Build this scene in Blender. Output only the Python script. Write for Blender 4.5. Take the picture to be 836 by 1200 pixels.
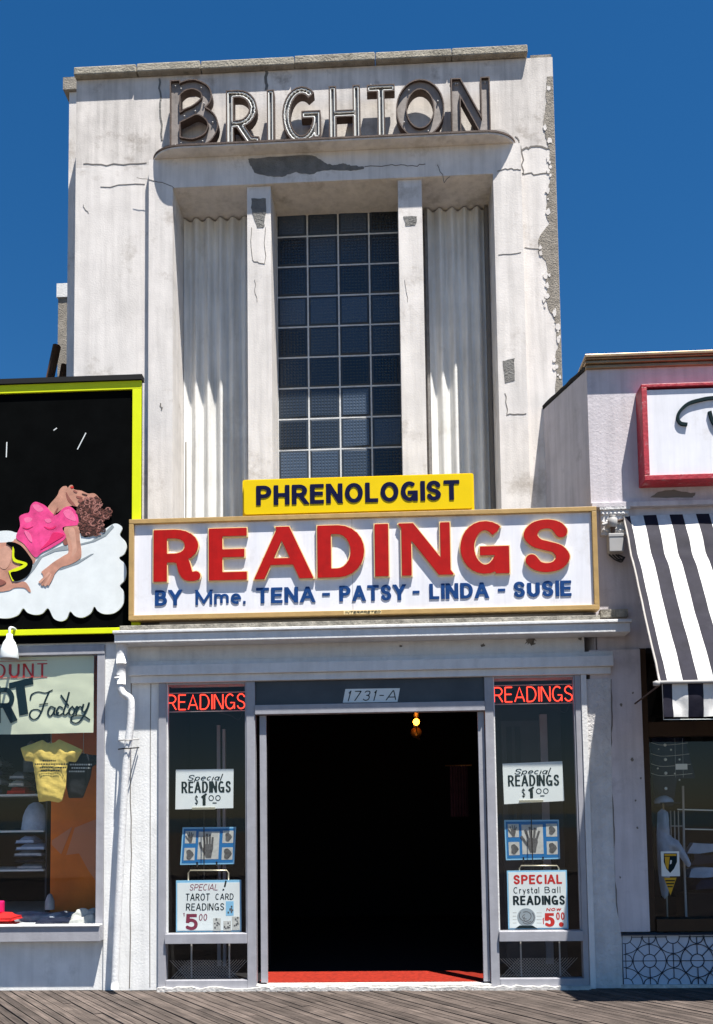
import bpy, math, random, mathutils
from mathutils import Vector, Matrix
random.seed(7)
for o in list(bpy.data.objects): bpy.data.objects.remove(o)
S = bpy.context.scene
COL = S.collection
# ---------------------------------------------------------------- camera
F, CX, CY = 1050.0, 418.0, 880.0            # focal length / principal point in photo pixels (perspective-control lens)
YAW, PITCH, ROLL = math.radians(2.48), math.radians(4.12), math.radians(0.77)
Rm = (Matrix.Rotation(YAW, 3, 'Z') @ Matrix.Rotation(PITCH, 3, 'X') @ Matrix.Rotation(ROLL, 3, 'Y'))
RT, FW, UP = Rm.col[0].copy(), Rm.col[1].copy(), Rm.col[2].copy()
CAM = Vector((0.0, -8.5, 1.6))
def ray(px, py): return FW + RT * ((px - CX) / F) - UP * ((py - CY) / F)
def at(px, py, Y):
    d = ray(px, py); t = (Y - CAM.y) / d.y
    return CAM + d * t
CAM.z -= at(440, 1159, -0.28).z             # boardwalk is z = 0 at the shopfront
cam = bpy.data.cameras.new('camera'); cam.sensor_fit = 'VERTICAL'; cam.sensor_height = 36
cam.lens = F / 1200 * 36; cam.shift_y = (CY - 600) / 1200; cam.clip_end = 5000; cam.clip_start = .05
co = bpy.data.objects.new('camera', cam); COL.objects.link(co)
co.matrix_world = Matrix.Translation(CAM) @ Matrix((RT, UP, -FW)).transposed().to_4x4()
S.camera = co
# ---------------------------------------------------------------- light
SUN = Vector((0.78, -1.0, 3.6)).normalized()
W = bpy.data.worlds.new('World'); S.world = W; W.use_nodes = True
nt = W.node_tree; bg = nt.nodes['Background']
sk = nt.nodes.new('ShaderNodeTexSky'); sk.sky_type = 'NISHITA'; sk.sun_disc = False
sk.sun_elevation = math.asin(SUN.z); sk.sun_rotation = math.atan2(SUN.x, SUN.y)
sk.air_density = 1.0; sk.dust_density = 0.2; sk.ozone_density = 4.5; sk.altitude = 200
hs_ = nt.nodes.new('ShaderNodeHueSaturation'); hs_.inputs['Saturation'].default_value = 1.31
nt.links.new(sk.outputs[0], hs_.inputs['Color']); nt.links.new(hs_.outputs[0], bg.inputs[0]); bg.inputs[1].default_value = 0.05
sl = bpy.data.lights.new('sun', 'SUN'); sl.energy = 5.0; sl.angle = math.radians(.5); sl.color = (1, .955, .88)
so = bpy.data.objects.new('sun', sl); COL.objects.link(so)
so.rotation_euler = (-SUN).to_track_quat('-Z', 'Y').to_euler(); so.location = (6, -10, 14)
S.view_settings.view_transform = 'Standard'; S.view_settings.look = 'None'
S.view_settings.exposure = 1.2; S.view_settings.gamma = 1.0; S.view_settings.use_curve_mapping = False

# ---------------------------------------------------------------- materials
def srgb(r, g, b):
    f = lambda c: (c / 12.92 if c <= .04045 else ((c + .055) / 1.055) ** 2.4)
    return tuple(f(v / 255) for v in (r, g, b))
def mat(name, col, rough=.6, var=.0, vscale=6, bump=0, bscale=40, streak=0, spec=.2, metal=0, dirt=None, dirt_amt=.0, dscale=2.5, island=0, emit=None, es=1):
    m = bpy.data.materials.new(name); m.use_nodes = True
    n, l = m.node_tree.nodes, m.node_tree.links
    p = n['Principled BSDF']; p.inputs['Roughness'].default_value = rough
    p.inputs['Specular IOR Level'].default_value = spec; p.inputs['Metallic'].default_value = metal
    p.inputs['Base Color'].default_value = (*col, 1)
    if emit: p.inputs['Emission Color'].default_value = (*emit, 1); p.inputs['Emission Strength'].default_value = es
    if not (var or bump or streak or dirt_amt or island): return m
    tc = n.new('ShaderNodeTexCoord'); geo = n.new('ShaderNodeNewGeometry'); pos = geo.outputs['Position']
    cur = None
    def rgb(c):
        r = n.new('ShaderNodeRGB'); r.outputs[0].default_value = (*c, 1); return r.outputs[0]
    cur = rgb(col)
    def noise(scale, det=5, vec=None, rgh=.6):
        t = n.new('ShaderNodeTexNoise'); t.inputs['Scale'].default_value = scale; t.inputs['Detail'].default_value = det
        t.inputs['Roughness'].default_value = rgh; l.new(vec or pos, t.inputs['Vector']); return t.outputs['Fac']
    def mapr(f, a, b, c, d):
        q = n.new('ShaderNodeMapRange'); l.new(f, q.inputs[0])
        for i, v in enumerate((a, b, c, d)): q.inputs[i + 1].default_value = v
        return q.outputs[0]
    def mult(c, f):
        x = n.new('ShaderNodeMix'); x.data_type = 'RGBA'; x.blend_type = 'MULTIPLY'; x.inputs[0].default_value = 1
        l.new(c, x.inputs[6]); l.new(f, x.inputs[7]); return x.outputs[2]
    def mixc(c, c2, f):
        x = n.new('ShaderNodeMix'); x.data_type = 'RGBA'; l.new(f, x.inputs[0]); l.new(c, x.inputs[6]); l.new(rgb(c2), x.inputs[7]); return x.outputs[2]
    if var: cur = mult(cur, mapr(noise(vscale), .3, .7, 1 - var, 1 + var * .4))
    if island: cur = mult(cur, mapr(geo.outputs['Random Per Island'], 0, 1, 1 - island, 1 + island))
    if streak:
        mp = n.new('ShaderNodeMapping'); mp.inputs['Scale'].default_value = (9, 9, .6); l.new(pos, mp.inputs[0])
        cur = mult(cur, mapr(noise(1.5, 4, mp.outputs[0]), .42, .75, 1, 1 - streak))
    if dirt_amt:
        a = mapr(noise(dscale, 8, None, .72), .56, .72, 0, dirt_amt)
        cur = mixc(cur, dirt, a)
    l.new(cur, p.inputs['Base Color'])
    if bump:
        b = n.new('ShaderNodeBump'); b.inputs['Strength'].default_value = bump; b.inputs['Distance'].default_value = .02
        l.new(noise(bscale, 6), b.inputs['Height']); l.new(b.outputs[0], p.inputs['Normal'])
    return m
def glass_mat(name, tint=(1, 1, 1), ior=1.5, extra=.0):
    m = bpy.data.materials.new(name); m.use_nodes = True
    n, l = m.node_tree.nodes, m.node_tree.links
    for x in list(n): n.remove(x)
    o = n.new('ShaderNodeOutputMaterial'); t = n.new('ShaderNodeBsdfTransparent'); t.inputs[0].default_value = (*tint, 1)
    g = n.new('ShaderNodeBsdfGlossy'); g.inputs['Roughness'].default_value = .02
    geo = n.new('ShaderNodeNewGeometry'); dt = n.new('ShaderNodeVectorMath'); dt.operation = 'DOT_PRODUCT'
    l.new(geo.outputs['Incoming'], dt.inputs[0]); l.new(geo.outputs['Normal'], dt.inputs[1])
    def mth(op, a, b=None):
        q = n.new('ShaderNodeMath'); q.operation = op
        for i, v in enumerate((a, b)):
            if v is None: continue
            if isinstance(v, (int, float)): q.inputs[i].default_value = v
            else: l.new(v, q.inputs[i])
        return q.outputs[0]
    f0 = ((ior - 1) / (ior + 1)) ** 2 * 2     # both faces of a thin pane, the same from either side
    fac = mth('ADD', mth('MULTIPLY', mth('POWER', mth('SUBTRACT', 1, mth('ABSOLUTE', dt.outputs['Value'])), 5), 1 - f0), f0)
    mx = n.new('ShaderNodeMixShader')
    l.new(fac, mx.inputs[0]); l.new(t.outputs[0], mx.inputs[1]); l.new(g.outputs[0], mx.inputs[2]); l.new(mx.outputs[0], o.inputs[0])
    return m
M = {}
M['stucco'] = mat('weathered_stucco', (.745, .705, .672), .9, .13, 3.5, .13, 60, .2, .2, 0, (.30, .255, .21), .75, 1.7)
M['stucco_top'] = mat('mildewed_stucco', (.70, .655, .615), .9, .22, 3, .15, 60, .32, .2, 0, (.24, .20, .165), .85, 2.6)
M['dark_gap'] = mat('crack_dark', (.18, .165, .15), .9)  # dark tone for cracks, chips and narrow strips
M['concrete'] = mat('bare_concrete', (.31, .28, .24), .95, .3, 12, .7, 60, .15, .2)
M['mortar_patch'] = mat('grey_cement_patch', (.2, .195, .185), .95, .3, 10, .8, 50)
M['coping'] = mat('mossy_coping', (.36, .33, .27), .95, .35, 6, .8, 40, 0, .2, 0, (.1, .095, .07), .85, 4)
M['corrugated'] = mat('white_corrugated_sheet', (.80, .795, .77), .5, .12, 3, .1, 30, .3, .4, 0, (.42, .39, .34), .5, 2)
M['mortar'] = mat('glass_block_mortar', (.62, .63, .64), .8, .2, 20)
M['brown'] = mat('rusted_brown_sheet', (.10, .07, .058), .7, .4, 14, .2, 60)
M['lettergrey'] = mat('faded_grey_enamel', (.26, .245, .235), .6, .35, 14, .1, 60, .2)
M['letterbrown'] = mat('faded_brown_enamel', (.30, .265, .245), .6, .35, 10, .1, 60, .2)
M['tube'] = mat('white_neon_tube', (.78, .78, .74), .25)
M['plate'] = mat('grey_sign_plate', (.40, .375, .35), .7, .2, 8)
M['gold'] = mat('tan_gold_paint', (.46, .30, .12), .45, .15, 9, .1, 40)
M['goldtrim'] = mat('gold_letter_trim', (.78, .60, .30), .35)
M['signwhite'] = mat('white_sign_plastic', (.80, .80, .84), .4, .07, 3, 0, 0, .12, .3, 0, (.45, .42, .38), .35, 3.5)
M['red'] = mat('red_sign_plastic', (.44, .006, .004), .45, .2, 9, 0, 0, .12)
M['blue'] = mat('blue_sign_paint', (.010, .052, .19), .4, .25, 20)
M['yellow'] = mat('yellow_sign_plastic', (.80, .56, .004), .25, .06, 4)
M['navy'] = mat('navy_lettering', (.006, .008, .04), .7, spec=.04)
M['paintwhite'] = mat('white_painted_wood', (.72, .72, .715), .55, .1, 6, .25, 45, .12, .4, 0, (.36, .36, .36), .5, 3)
M['pierwhite'] = mat('white_painted_stucco', (.80, .80, .785), .75, .1, 5, .2, 50, .15, .3, 0, (.4, .4, .38), .5, 2.2)
M['roughwhite'] = mat('rough_white_stucco', (.64, .63, .63), .8, .15, 8, 1.0, 26, .12)
M['alu'] = mat('grey_painted_metal', (.34, .34, .37), .42, .12, 8, .08, 50, .1, .5, .0)
M['glass'] = glass_mat('window_glass', (.98, .99, .99), 1.3)
M['transom'] = mat('grey_transom_glass', (.07, .075, .085), .12, .3, 3)
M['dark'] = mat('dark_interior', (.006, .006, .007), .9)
M['darkgrey'] = mat('dark_grey_panel', (.035, .04, .05), .7, .3, 3)
M['greydoor'] = mat('grey_door_paint', (.06, .068, .08), .6, .2, 3)
M['carpet'] = mat('red_carpet', (.26, .018, .008), .95, .4, 30, .5, 120)
M['threshold'] = mat('chipped_white_threshold', (.6, .58, .55), .8, .35, 18, .6, 40)
M['neon'] = mat('red_neon', (.5, .02, .01), .4, emit=(1, .045, .02), es=1.35)
M['card'] = mat('white_card', (.74, .78, .76), .6, .05, 6)
M['ink'] = mat('dark_green_ink', (.008, .02, .024), .7, spec=.05)
M['inkred'] = mat('red_ink', (.52, .025, .02), .6)
M['inkmaroon'] = mat('maroon_ink', (.2, .03, .06), .6)
M['posterblue'] = mat('blue_poster_board', (.012, .15, .38), .5)
M['posterpale'] = mat('pale_blue_trim', (.24, .5, .7), .5)
M['photo'] = mat('photo_paper', (.52, .52, .48), .5, .2, 25)
M['photodark'] = mat('photo_grey', (.12, .12, .12), .5, .5, 40)
M['wire'] = mat('brass_wire', (.5, .45, .33), .35, metal=.6)
M['black'] = mat('black_board_paint', (.003, .0034, .0036), .8, .3, 5, 0, 0, 0, .01)
M['lime'] = mat('lime_yellow_paint', (.70, .78, .01), .45, .06, 6)
M['white'] = mat('white_paint', (.74, .78, .78), .55, .08, 8)
M['skin'] = mat('painted_skin', (.56, .28, .20), .6, .3, 9)
M['skinl'] = mat('painted_light_skin', (.62, .34, .25), .6, .2, 12)
M['skind'] = mat('painted_skin_dark', (.30, .11, .085), .6, .25, 30)
M['pink'] = mat('painted_pink', (.85, .075, .27), .55, .4, 9)
M['pinkl'] = mat('painted_light_pink', (.88, .17, .36), .55, .25, 12)
M['pinkd'] = mat('painted_deep_pink', (.72, .025, .14), .55, .2, 14)
M['hair1'] = mat('painted_brown_hair', (.06, .025, .02), .6, .4, 60)
M['hair2'] = mat('painted_auburn_hair', (.17, .065, .05), .6, .4, 60)
M['hair3'] = mat('painted_highlight_hair', (.38, .17, .14), .6, .3, 60)
M['cloudgrey'] = mat('painted_grey_shade', (.28, .32, .34), .6)
M['banner'] = mat('cream_banner_cloth', (.68, .72, .53), .85, .06, 5)
M['orange'] = mat('orange_panel', (.62, .15, .015), .6, .25, 3)
M['orangel'] = mat('salmon_panel', (.50, .19, .10), .6, .1, 3)
M['yshirt'] = mat('yellow_cotton', (.78, .58, .14), .9, .12, 14, .4, 14)
M['bshirt'] = mat('black_cotton', (.012, .014, .02), .9, .2, 14, .3, 14)
M['cloth'] = mat('folded_cloth', (.25, .28, .32), .9, .5, 7, .5, 22, island=.6)
M['hotpink'] = mat('hot_pink_cloth', (.75, .01, .16), .8)
M['redcloth'] = mat('bright_red_cloth', (.7, .02, .02), .8, .3, 10)
M['shelf'] = mat('grey_shelf', (.5, .53, .55), .5)
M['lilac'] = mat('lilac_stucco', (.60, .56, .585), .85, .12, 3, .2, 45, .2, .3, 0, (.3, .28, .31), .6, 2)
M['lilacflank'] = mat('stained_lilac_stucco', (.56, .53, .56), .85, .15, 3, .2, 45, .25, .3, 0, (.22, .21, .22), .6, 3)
M['bronze'] = mat('bronze_flashing', (.34, .235, .13), .4, .25, 7, 0, 0, 0, .5, .5)
M['tar'] = mat('black_tar_edge', (.012, .012, .013), .8)
M['redframe'] = mat('chipped_red_paint', (.42, .02, .035), .45, .3, 18, .3, 30, 0, .5, 0, (.5, .4, .4), .7, 12)
M['vinylw'] = mat('white_vinyl', (.66, .65, .63), .7, .1, 5, .12, 18, .18, .25, 0, (.4, .39, .36), .5, 4)
M['vinylb'] = mat('black_vinyl', (.022, .021, .032), .6, .3, 6, .12, 18, 0, .055, 0, (.05, .05, .06), .3, 5)
M['brownframe'] = mat('brown_window_frame', (.045, .024, .012), .5, .2, 10)
M['tile'] = mat('pale_blue_tile', (.50, .55, .64), .35, .1, 10)
M['tileline'] = mat('dark_tile_line', (.02, .03, .05), .5)
M['grimy'] = mat('grimy_rubble', (.3, .28, .24), .95, .5, 12, 1, 30, 0, .2, 0, (.05, .045, .04), .9, 9)
M['box'] = mat('grey_fitting_box', (.40, .39, .38), .5, .1, 10)
M['wirebk'] = mat('black_cable', (.02, .02, .02), .6)
M['navycloth'] = mat('navy_cloth', (.01, .016, .04), .8, .3, 8)
M['paleblue'] = mat('pale_blue_cloth', (.34, .42, .55), .8, .2, 10, .4, 20)
M['badgey'] = mat('badge_yellow', (.6, .34, .02), .5)
M['bulb'] = mat('warm_bulb', (1, .8, .4), .4, emit=(1, .52, .12), es=9)
M['shade'] = mat('amber_glass_shade', (.6, .3, .08), .3, emit=(1, .32, .04), es=.5)
M['amber'] = glass_mat('amber_glass', (1, .5, .14), 1.4)
M['brass'] = mat('aged_brass', (.35, .17, .05), .35, metal=.7)
M['curtain'] = mat('maroon_curtain', (.045, .014, .018), .9, .4, 12)
M['wood'] = mat('boardwalk_planks', (.088, .070, .061), .85, .35, 5, .6, 30, 0, .25, 0, (.06, .05, .045), .7, 6, island=.35)
def grain(m):
    n, l = m.node_tree.nodes, m.node_tree.links; p = n['Principled BSDF']; src = p.inputs['Base Color'].links[0].from_socket
    geo = n.new('ShaderNodeNewGeometry'); rt = n.new('ShaderNodeVectorRotate'); rt.rotation_type = 'Z_AXIS'; rt.inputs['Angle'].default_value = math.radians(-37); l.new(geo.outputs['Position'], rt.inputs['Vector'])
    mp = n.new('ShaderNodeMapping'); mp.inputs['Scale'].default_value = (60, 2.2, 1); l.new(rt.outputs[0], mp.inputs[0])
    tx = n.new('ShaderNodeTexNoise'); tx.inputs['Scale'].default_value = 1; tx.inputs['Detail'].default_value = 6; l.new(mp.outputs[0], tx.inputs[0])
    mr = n.new('ShaderNodeMapRange'); l.new(tx.outputs['Fac'], mr.inputs[0])
    for i, v in enumerate((.3, .7, .45, 1.5)): mr.inputs[i + 1].default_value = v
    x = n.new('ShaderNodeMix'); x.data_type = 'RGBA'; x.blend_type = 'MULTIPLY'; x.inputs[0].default_value = 1; l.new(src, x.inputs[6]); l.new(mr.outputs[0], x.inputs[7]); l.new(x.outputs[2], p.inputs['Base Color'])
grain(M['wood'])
M['gapdark'] = mat('plank_gap', (.02, .018, .016), .95)
M['sand'] = mat('beach_sand', (.15, .125, .095), .95, .15, .4)
M['sea'] = mat('sea_water', (.015, .05, .07), .15, .2, .05)
M['rustwood'] = mat('brown_weathered_wood', (.07, .035, .018), .8, .3, 10)
def gb_mat():
    m = bpy.data.materials.new('ribbed_glass_block'); m.use_nodes = True; n, l = m.node_tree.nodes, m.node_tree.links
    p = n['Principled BSDF']; p.inputs['Roughness'].default_value = .22; p.inputs['Base Color'].default_value = (.012, .022, .042, 1)
    geo = n.new('ShaderNodeNewGeometry'); mp = n.new('ShaderNodeMapping'); mp.inputs['Scale'].default_value = (1, 0, 1); l.new(geo.outputs['Position'], mp.inputs[0])
    hs = []
    for ax in ('X', 'Z'):
        w = n.new('ShaderNodeTexWave'); w.bands_direction = ax; w.inputs['Scale'].default_value = 9; w.inputs['Distortion'].default_value = .3
        l.new(mp.outputs[0], w.inputs[0]); hs.append(w.outputs['Fac'])
    a = n.new('ShaderNodeMath'); a.operation = 'MAXIMUM'; l.new(hs[0], a.inputs[0]); l.new(hs[1], a.inputs[1])
    b = n.new('ShaderNodeBump'); b.inputs['Strength'].default_value = .5; b.inputs['Distance'].default_value = .006
    l.new(a.outputs[0], b.inputs['Height']); l.new(b.outputs[0], p.inputs['Normal'])
    r = n.new('ShaderNodeMapRange'); l.new(geo.outputs['Random Per Island'], r.inputs[0]); r.inputs[3].default_value = .35; r.inputs[4].default_value = 2.6
    x = n.new('ShaderNodeMix'); x.data_type = 'RGBA'; x.blend_type = 'MULTIPLY'; x.inputs[0].default_value = 1; x.inputs[6].default_value = (.022, .031, .046, 1)
    l.new(r.outputs[0], x.inputs[7]); l.new(x.outputs[2], p.inputs['Base Color'])
    return m
M['blockedge'] = mat('glass_block_edge', (.035, .045, .06), .3)
M['glassblock'] = gb_mat()

# ---------------------------------------------------------------- mesh builder
class MB:
    def __init__(s): s.v = []; s.f = []; s.m = []; s.slots = []; s.sm = []
    def slot(s, k):
        if k not in s.slots: s.slots.append(k)
        return s.slots.index(k)
    def add(s, vs, fs, k, smooth=False):
        b = len(s.v); s.v += [tuple(v) for v in vs]; i = s.slot(k)
        for f in fs: s.f.append([b + q for q in f]); s.m.append(i); s.sm.append(smooth)
    def box(s, x0, x1, y0, y1, z0, z1, k):
        vs = [(x, y, z) for z in (z0, z1) for y in (y0, y1) for x in (x0, x1)]
        s.add(vs, [(0, 1, 5, 4), (1, 3, 7, 5), (3, 2, 6, 7), (2, 0, 4, 6), (4, 5, 7, 6), (2, 3, 1, 0)], k); return s
    def prism(s, poly, y0, y1, k, ks=None):        # polygon in XZ, front at y0 (towards the street)
        ar = sum(poly[i][0] * poly[(i + 1) % len(poly)][1] - poly[(i + 1) % len(poly)][0] * poly[i][1] for i in range(len(poly)))
        if ar < 0: poly = poly[::-1]
        n = len(poly)
        s.add([(x, y0, z) for x, z in poly], [tuple(range(n))], k)
        s.add([(x, y0, z) for x, z in poly] + [(x, y1, z) for x, z in poly], [(i, i + n, (i + 1) % n + n, (i + 1) % n) for i in range(n)], ks or k)
        s.add([(x, y1, z) for x, z in poly], [tuple(range(n))[::-1]], ks or k); return s
    def prismz(s, poly, z0, z1, k):                # polygon in XY, extruded upward
        n = len(poly)
        s.add([(x, y, z0) for x, y in poly] + [(x, y, z1) for x, y in poly], [tuple(range(n))[::-1], tuple(range(n, 2 * n))] + [(i, (i + 1) % n, (i + 1) % n + n, i + n) for i in range(n)], k); return s
    def tube(s, path, r, k, n=8, closed=False):
        P = [Vector(p) for p in path]; N = len(P); vs = []; up = Vector((.31, .2, .93)).normalized()
        for i, p in enumerate(P):
            a = P[i - 1] if (i or closed) else P[0]; b = P[(i + 1) % N] if (i < N - 1 or closed) else P[-1]
            t = (b - a).normalized(); u = t.cross(up)
            if u.length < .05: u = t.cross(Vector((1, 0, 0)))
            u.normalize(); w = t.cross(u); rr = r[i] if isinstance(r, (list, tuple)) else r
            vs += [p + (u * math.cos(2 * math.pi * j / n) + w * math.sin(2 * math.pi * j / n)) * rr for j in range(n)]
        fs = []
        for i in range(N if closed else N - 1):
            for j in range(n):
                a, b, c, d = i * n + j, i * n + (j + 1) % n, ((i + 1) % N) * n + (j + 1) % n, ((i + 1) % N) * n + j
                fs.append((a, b, c, d))
        if not closed: fs += [tuple(range(n)), tuple(range((N - 1) * n, N * n))[::-1]]
        s.add(vs, fs, k, True); return s
    def lathe(s, c, prof, k, n=16, axis='Z'):      # prof: (radius, height)
        vs = []
        for r, h in prof:
            for j in range(n):
                a = 2 * math.pi * j / n
                q = (c[0] + r * math.cos(a), c[1] + r * math.sin(a), c[2] + h) if axis == 'Z' else (c[0] + r * math.cos(a), c[1] + h, c[2] + r * math.sin(a))
                vs.append(q)
        fs = [(i * n + j, i * n + (j + 1) % n, (i + 1) * n + (j + 1) % n, (i + 1) * n + j) for i in range(len(prof) - 1) for j in range(n)]
        s.add(vs, fs, k, True); return s
    def ribbon(s, pts, wv, wh, y0, y1, k, ks=None, cap=True, closed=False, slope=None):
        pts = [Vector(p) for p in pts]
        q = [pts[0]]
        for p in pts[1:]:
            if (p - q[-1]).length > 1e-6: q.append(p)
        pts = q
        if len(pts) < 2: return
        if closed and (pts[0] - pts[-1]).length < 1e-6: pts = pts[:-1]
        N = len(pts)
        def wd(t): return math.hypot(wv * t.y, wh * t.x) / 2
        if cap and not closed:
            t = (pts[0] - pts[1]).normalized(); pts[0] = pts[0] + t * (wh if abs(t.y) > abs(t.x) else wv) / 2
            t = (pts[-1] - pts[-2]).normalized(); pts[-1] = pts[-1] + t * (wh if abs(t.y) > abs(t.x) else wv) / 2
        L, R = [], []
        for i in range(N):
            a = pts[i] - pts[i - 1] if (i or closed) else pts[1] - pts[0]
            b = pts[(i + 1) % N] - pts[i] if (i < N - 1 or closed) else pts[-1] - pts[-2]
            a = a.normalized(); b = b.normalized(); t = a + b
            if t.length < .2: t = Vector((-a.y, a.x))
            t.normalize(); nrm = Vector((-t.y, t.x)); c = max(.5, abs(nrm.dot(Vector((-a.y, a.x)))))
            w = (wd(a) + wd(b)) / 2 / c
            L.append(pts[i] + nrm * w); R.append(pts[i] - nrm * w)
        vs = [(p.x, y0, p.y) for p in R] + [(p.x, y0, p.y) for p in L]
        fs = []; ss = []
        for i in range(N if closed else N - 1):
            j = (i + 1) % N; fs.append((i, j, N + j, N + i))
        s.add(vs, fs, k)
        vs = vs + [(p.x, y1, p.y) for p in R] + [(p.x, y1, p.y) for p in L]
        for i in range(N if closed else N - 1):
            j = (i + 1) % N; ss += [(i, 2 * N + i, 2 * N + j, j), (N + i, N + j, 3 * N + j, 3 * N + i)]
        if not closed: ss += [(0, N, 3 * N, 2 * N), (N - 1, 3 * N - 1, 4 * N - 1, 2 * N - 1)]
        s.add(vs, ss, ks or k)
        return L, R
    def build(s, name, parent=None, bevel=0, recalc=True):
        off = Vector((0, 0, 0)); q = parent
        while q: off += q.location; q = q.parent
        me = bpy.data.meshes.new(name)
        me.from_pydata([tuple(Vector(v) - off) for v in s.v], [], s.f)
        for k in s.slots: me.materials.append(M[k])
        me.polygons.foreach_set('material_index', s.m); me.polygons.foreach_set('use_smooth', s.sm)
        me.update()
        if not parent:                              # a thing that is one mesh: origin at the middle of its base
            xs = [v.co for v in me.vertices]
            c = Vector(((min(v.x for v in xs) + max(v.x for v in xs)) / 2, (min(v.y for v in xs) + max(v.y for v in xs)) / 2, min(v.z for v in xs)))
            me.transform(Matrix.Translation(-c))
        o = bpy.data.objects.new(name, me); COL.objects.link(o)
        if parent: o.parent = parent
        else: o.location = c
        if bevel:
            b = o.modifiers.new('bevel', 'BEVEL'); b.width = bevel; b.segments = 2; b.limit_method = 'ANGLE'; b.angle_limit = math.radians(40)
        return o
def thing(name, label, cat, loc=(0, 0, 0), group=None):
    o = bpy.data.objects.new(name, None); COL.objects.link(o); o.location = loc; o.empty_display_size = .1
    return tag(o, label, cat, group)
def tag(o, label, cat, group=None):
    o['label'] = label; o['category'] = cat
    if group: o['group'] = group
    return o
def lab(o, label): o['label'] = label; return o
def struct(o, kind='structure'): o['kind'] = kind; return o
def B(*a): return MB().box(*a)
def pane(x0, x1, y0, y1, z0, z1, k): m = MB(); m.add([(x0, y0, z0), (x1, y0, z0), (x1, y0, z1), (x0, y0, z1)], [(0, 1, 2, 3)], k); return m
def X(px, py, Y): return at(px, py, Y).x
def Z(px, py, Y): return at(px, py, Y).z
def XZ(px, py, Y): p = at(px, py, Y); return (p.x, p.z)
def poly(pts, Y, ox=0, oy=0, sc=1): return [XZ(ox + x / sc, oy + y / sc, Y) for x, y in pts]
def spline(p, n=6, closed=False):
    P = [Vector(q) for q in p]; out = []
    N = len(P)
    for i in range(N if closed else N - 1):
        a, b, c, d = (P[(i - 1) % N] if (i or closed) else P[0]), P[i], P[(i + 1) % N], (P[(i + 2) % N] if (i + 2 < N or closed) else P[-1])
        for j in range(n):
            t = j / n
            out.append(.5 * ((2 * b) + (c - a) * t + (2 * a - 5 * b + 4 * c - d) * t * t + (3 * b - a - 3 * c + d) * t ** 3))
    if not closed: out.append(P[-1])
    return [tuple(q) for q in out]
def jag(pts, amp, n=6):
    out = []
    for i in range(len(pts) - 1):
        a, b = pts[i], pts[i + 1]
        for j in range(n):
            t = j / n; k = amp if (i or j) else 0
            out.append((a[0] + (b[0] - a[0]) * t + random.uniform(-k, k), a[1] + (b[1] - a[1]) * t + random.uniform(-k, k)))
    out.append(pts[-1]); return out
def rough_poly(pts, amp, n=5): return jag(list(pts) + [pts[0]], amp, n)[:-1]
def crack(mb, pts, Y, w=.0045, ox=0, oy=0, sc=1, k='dark_gap', amp=.012):
    p = jag(poly(pts, Y, ox, oy, sc), amp, 5)
    mb.ribbon(p, w, w, Y - .003, Y - .0005, k, cap=False)

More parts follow.
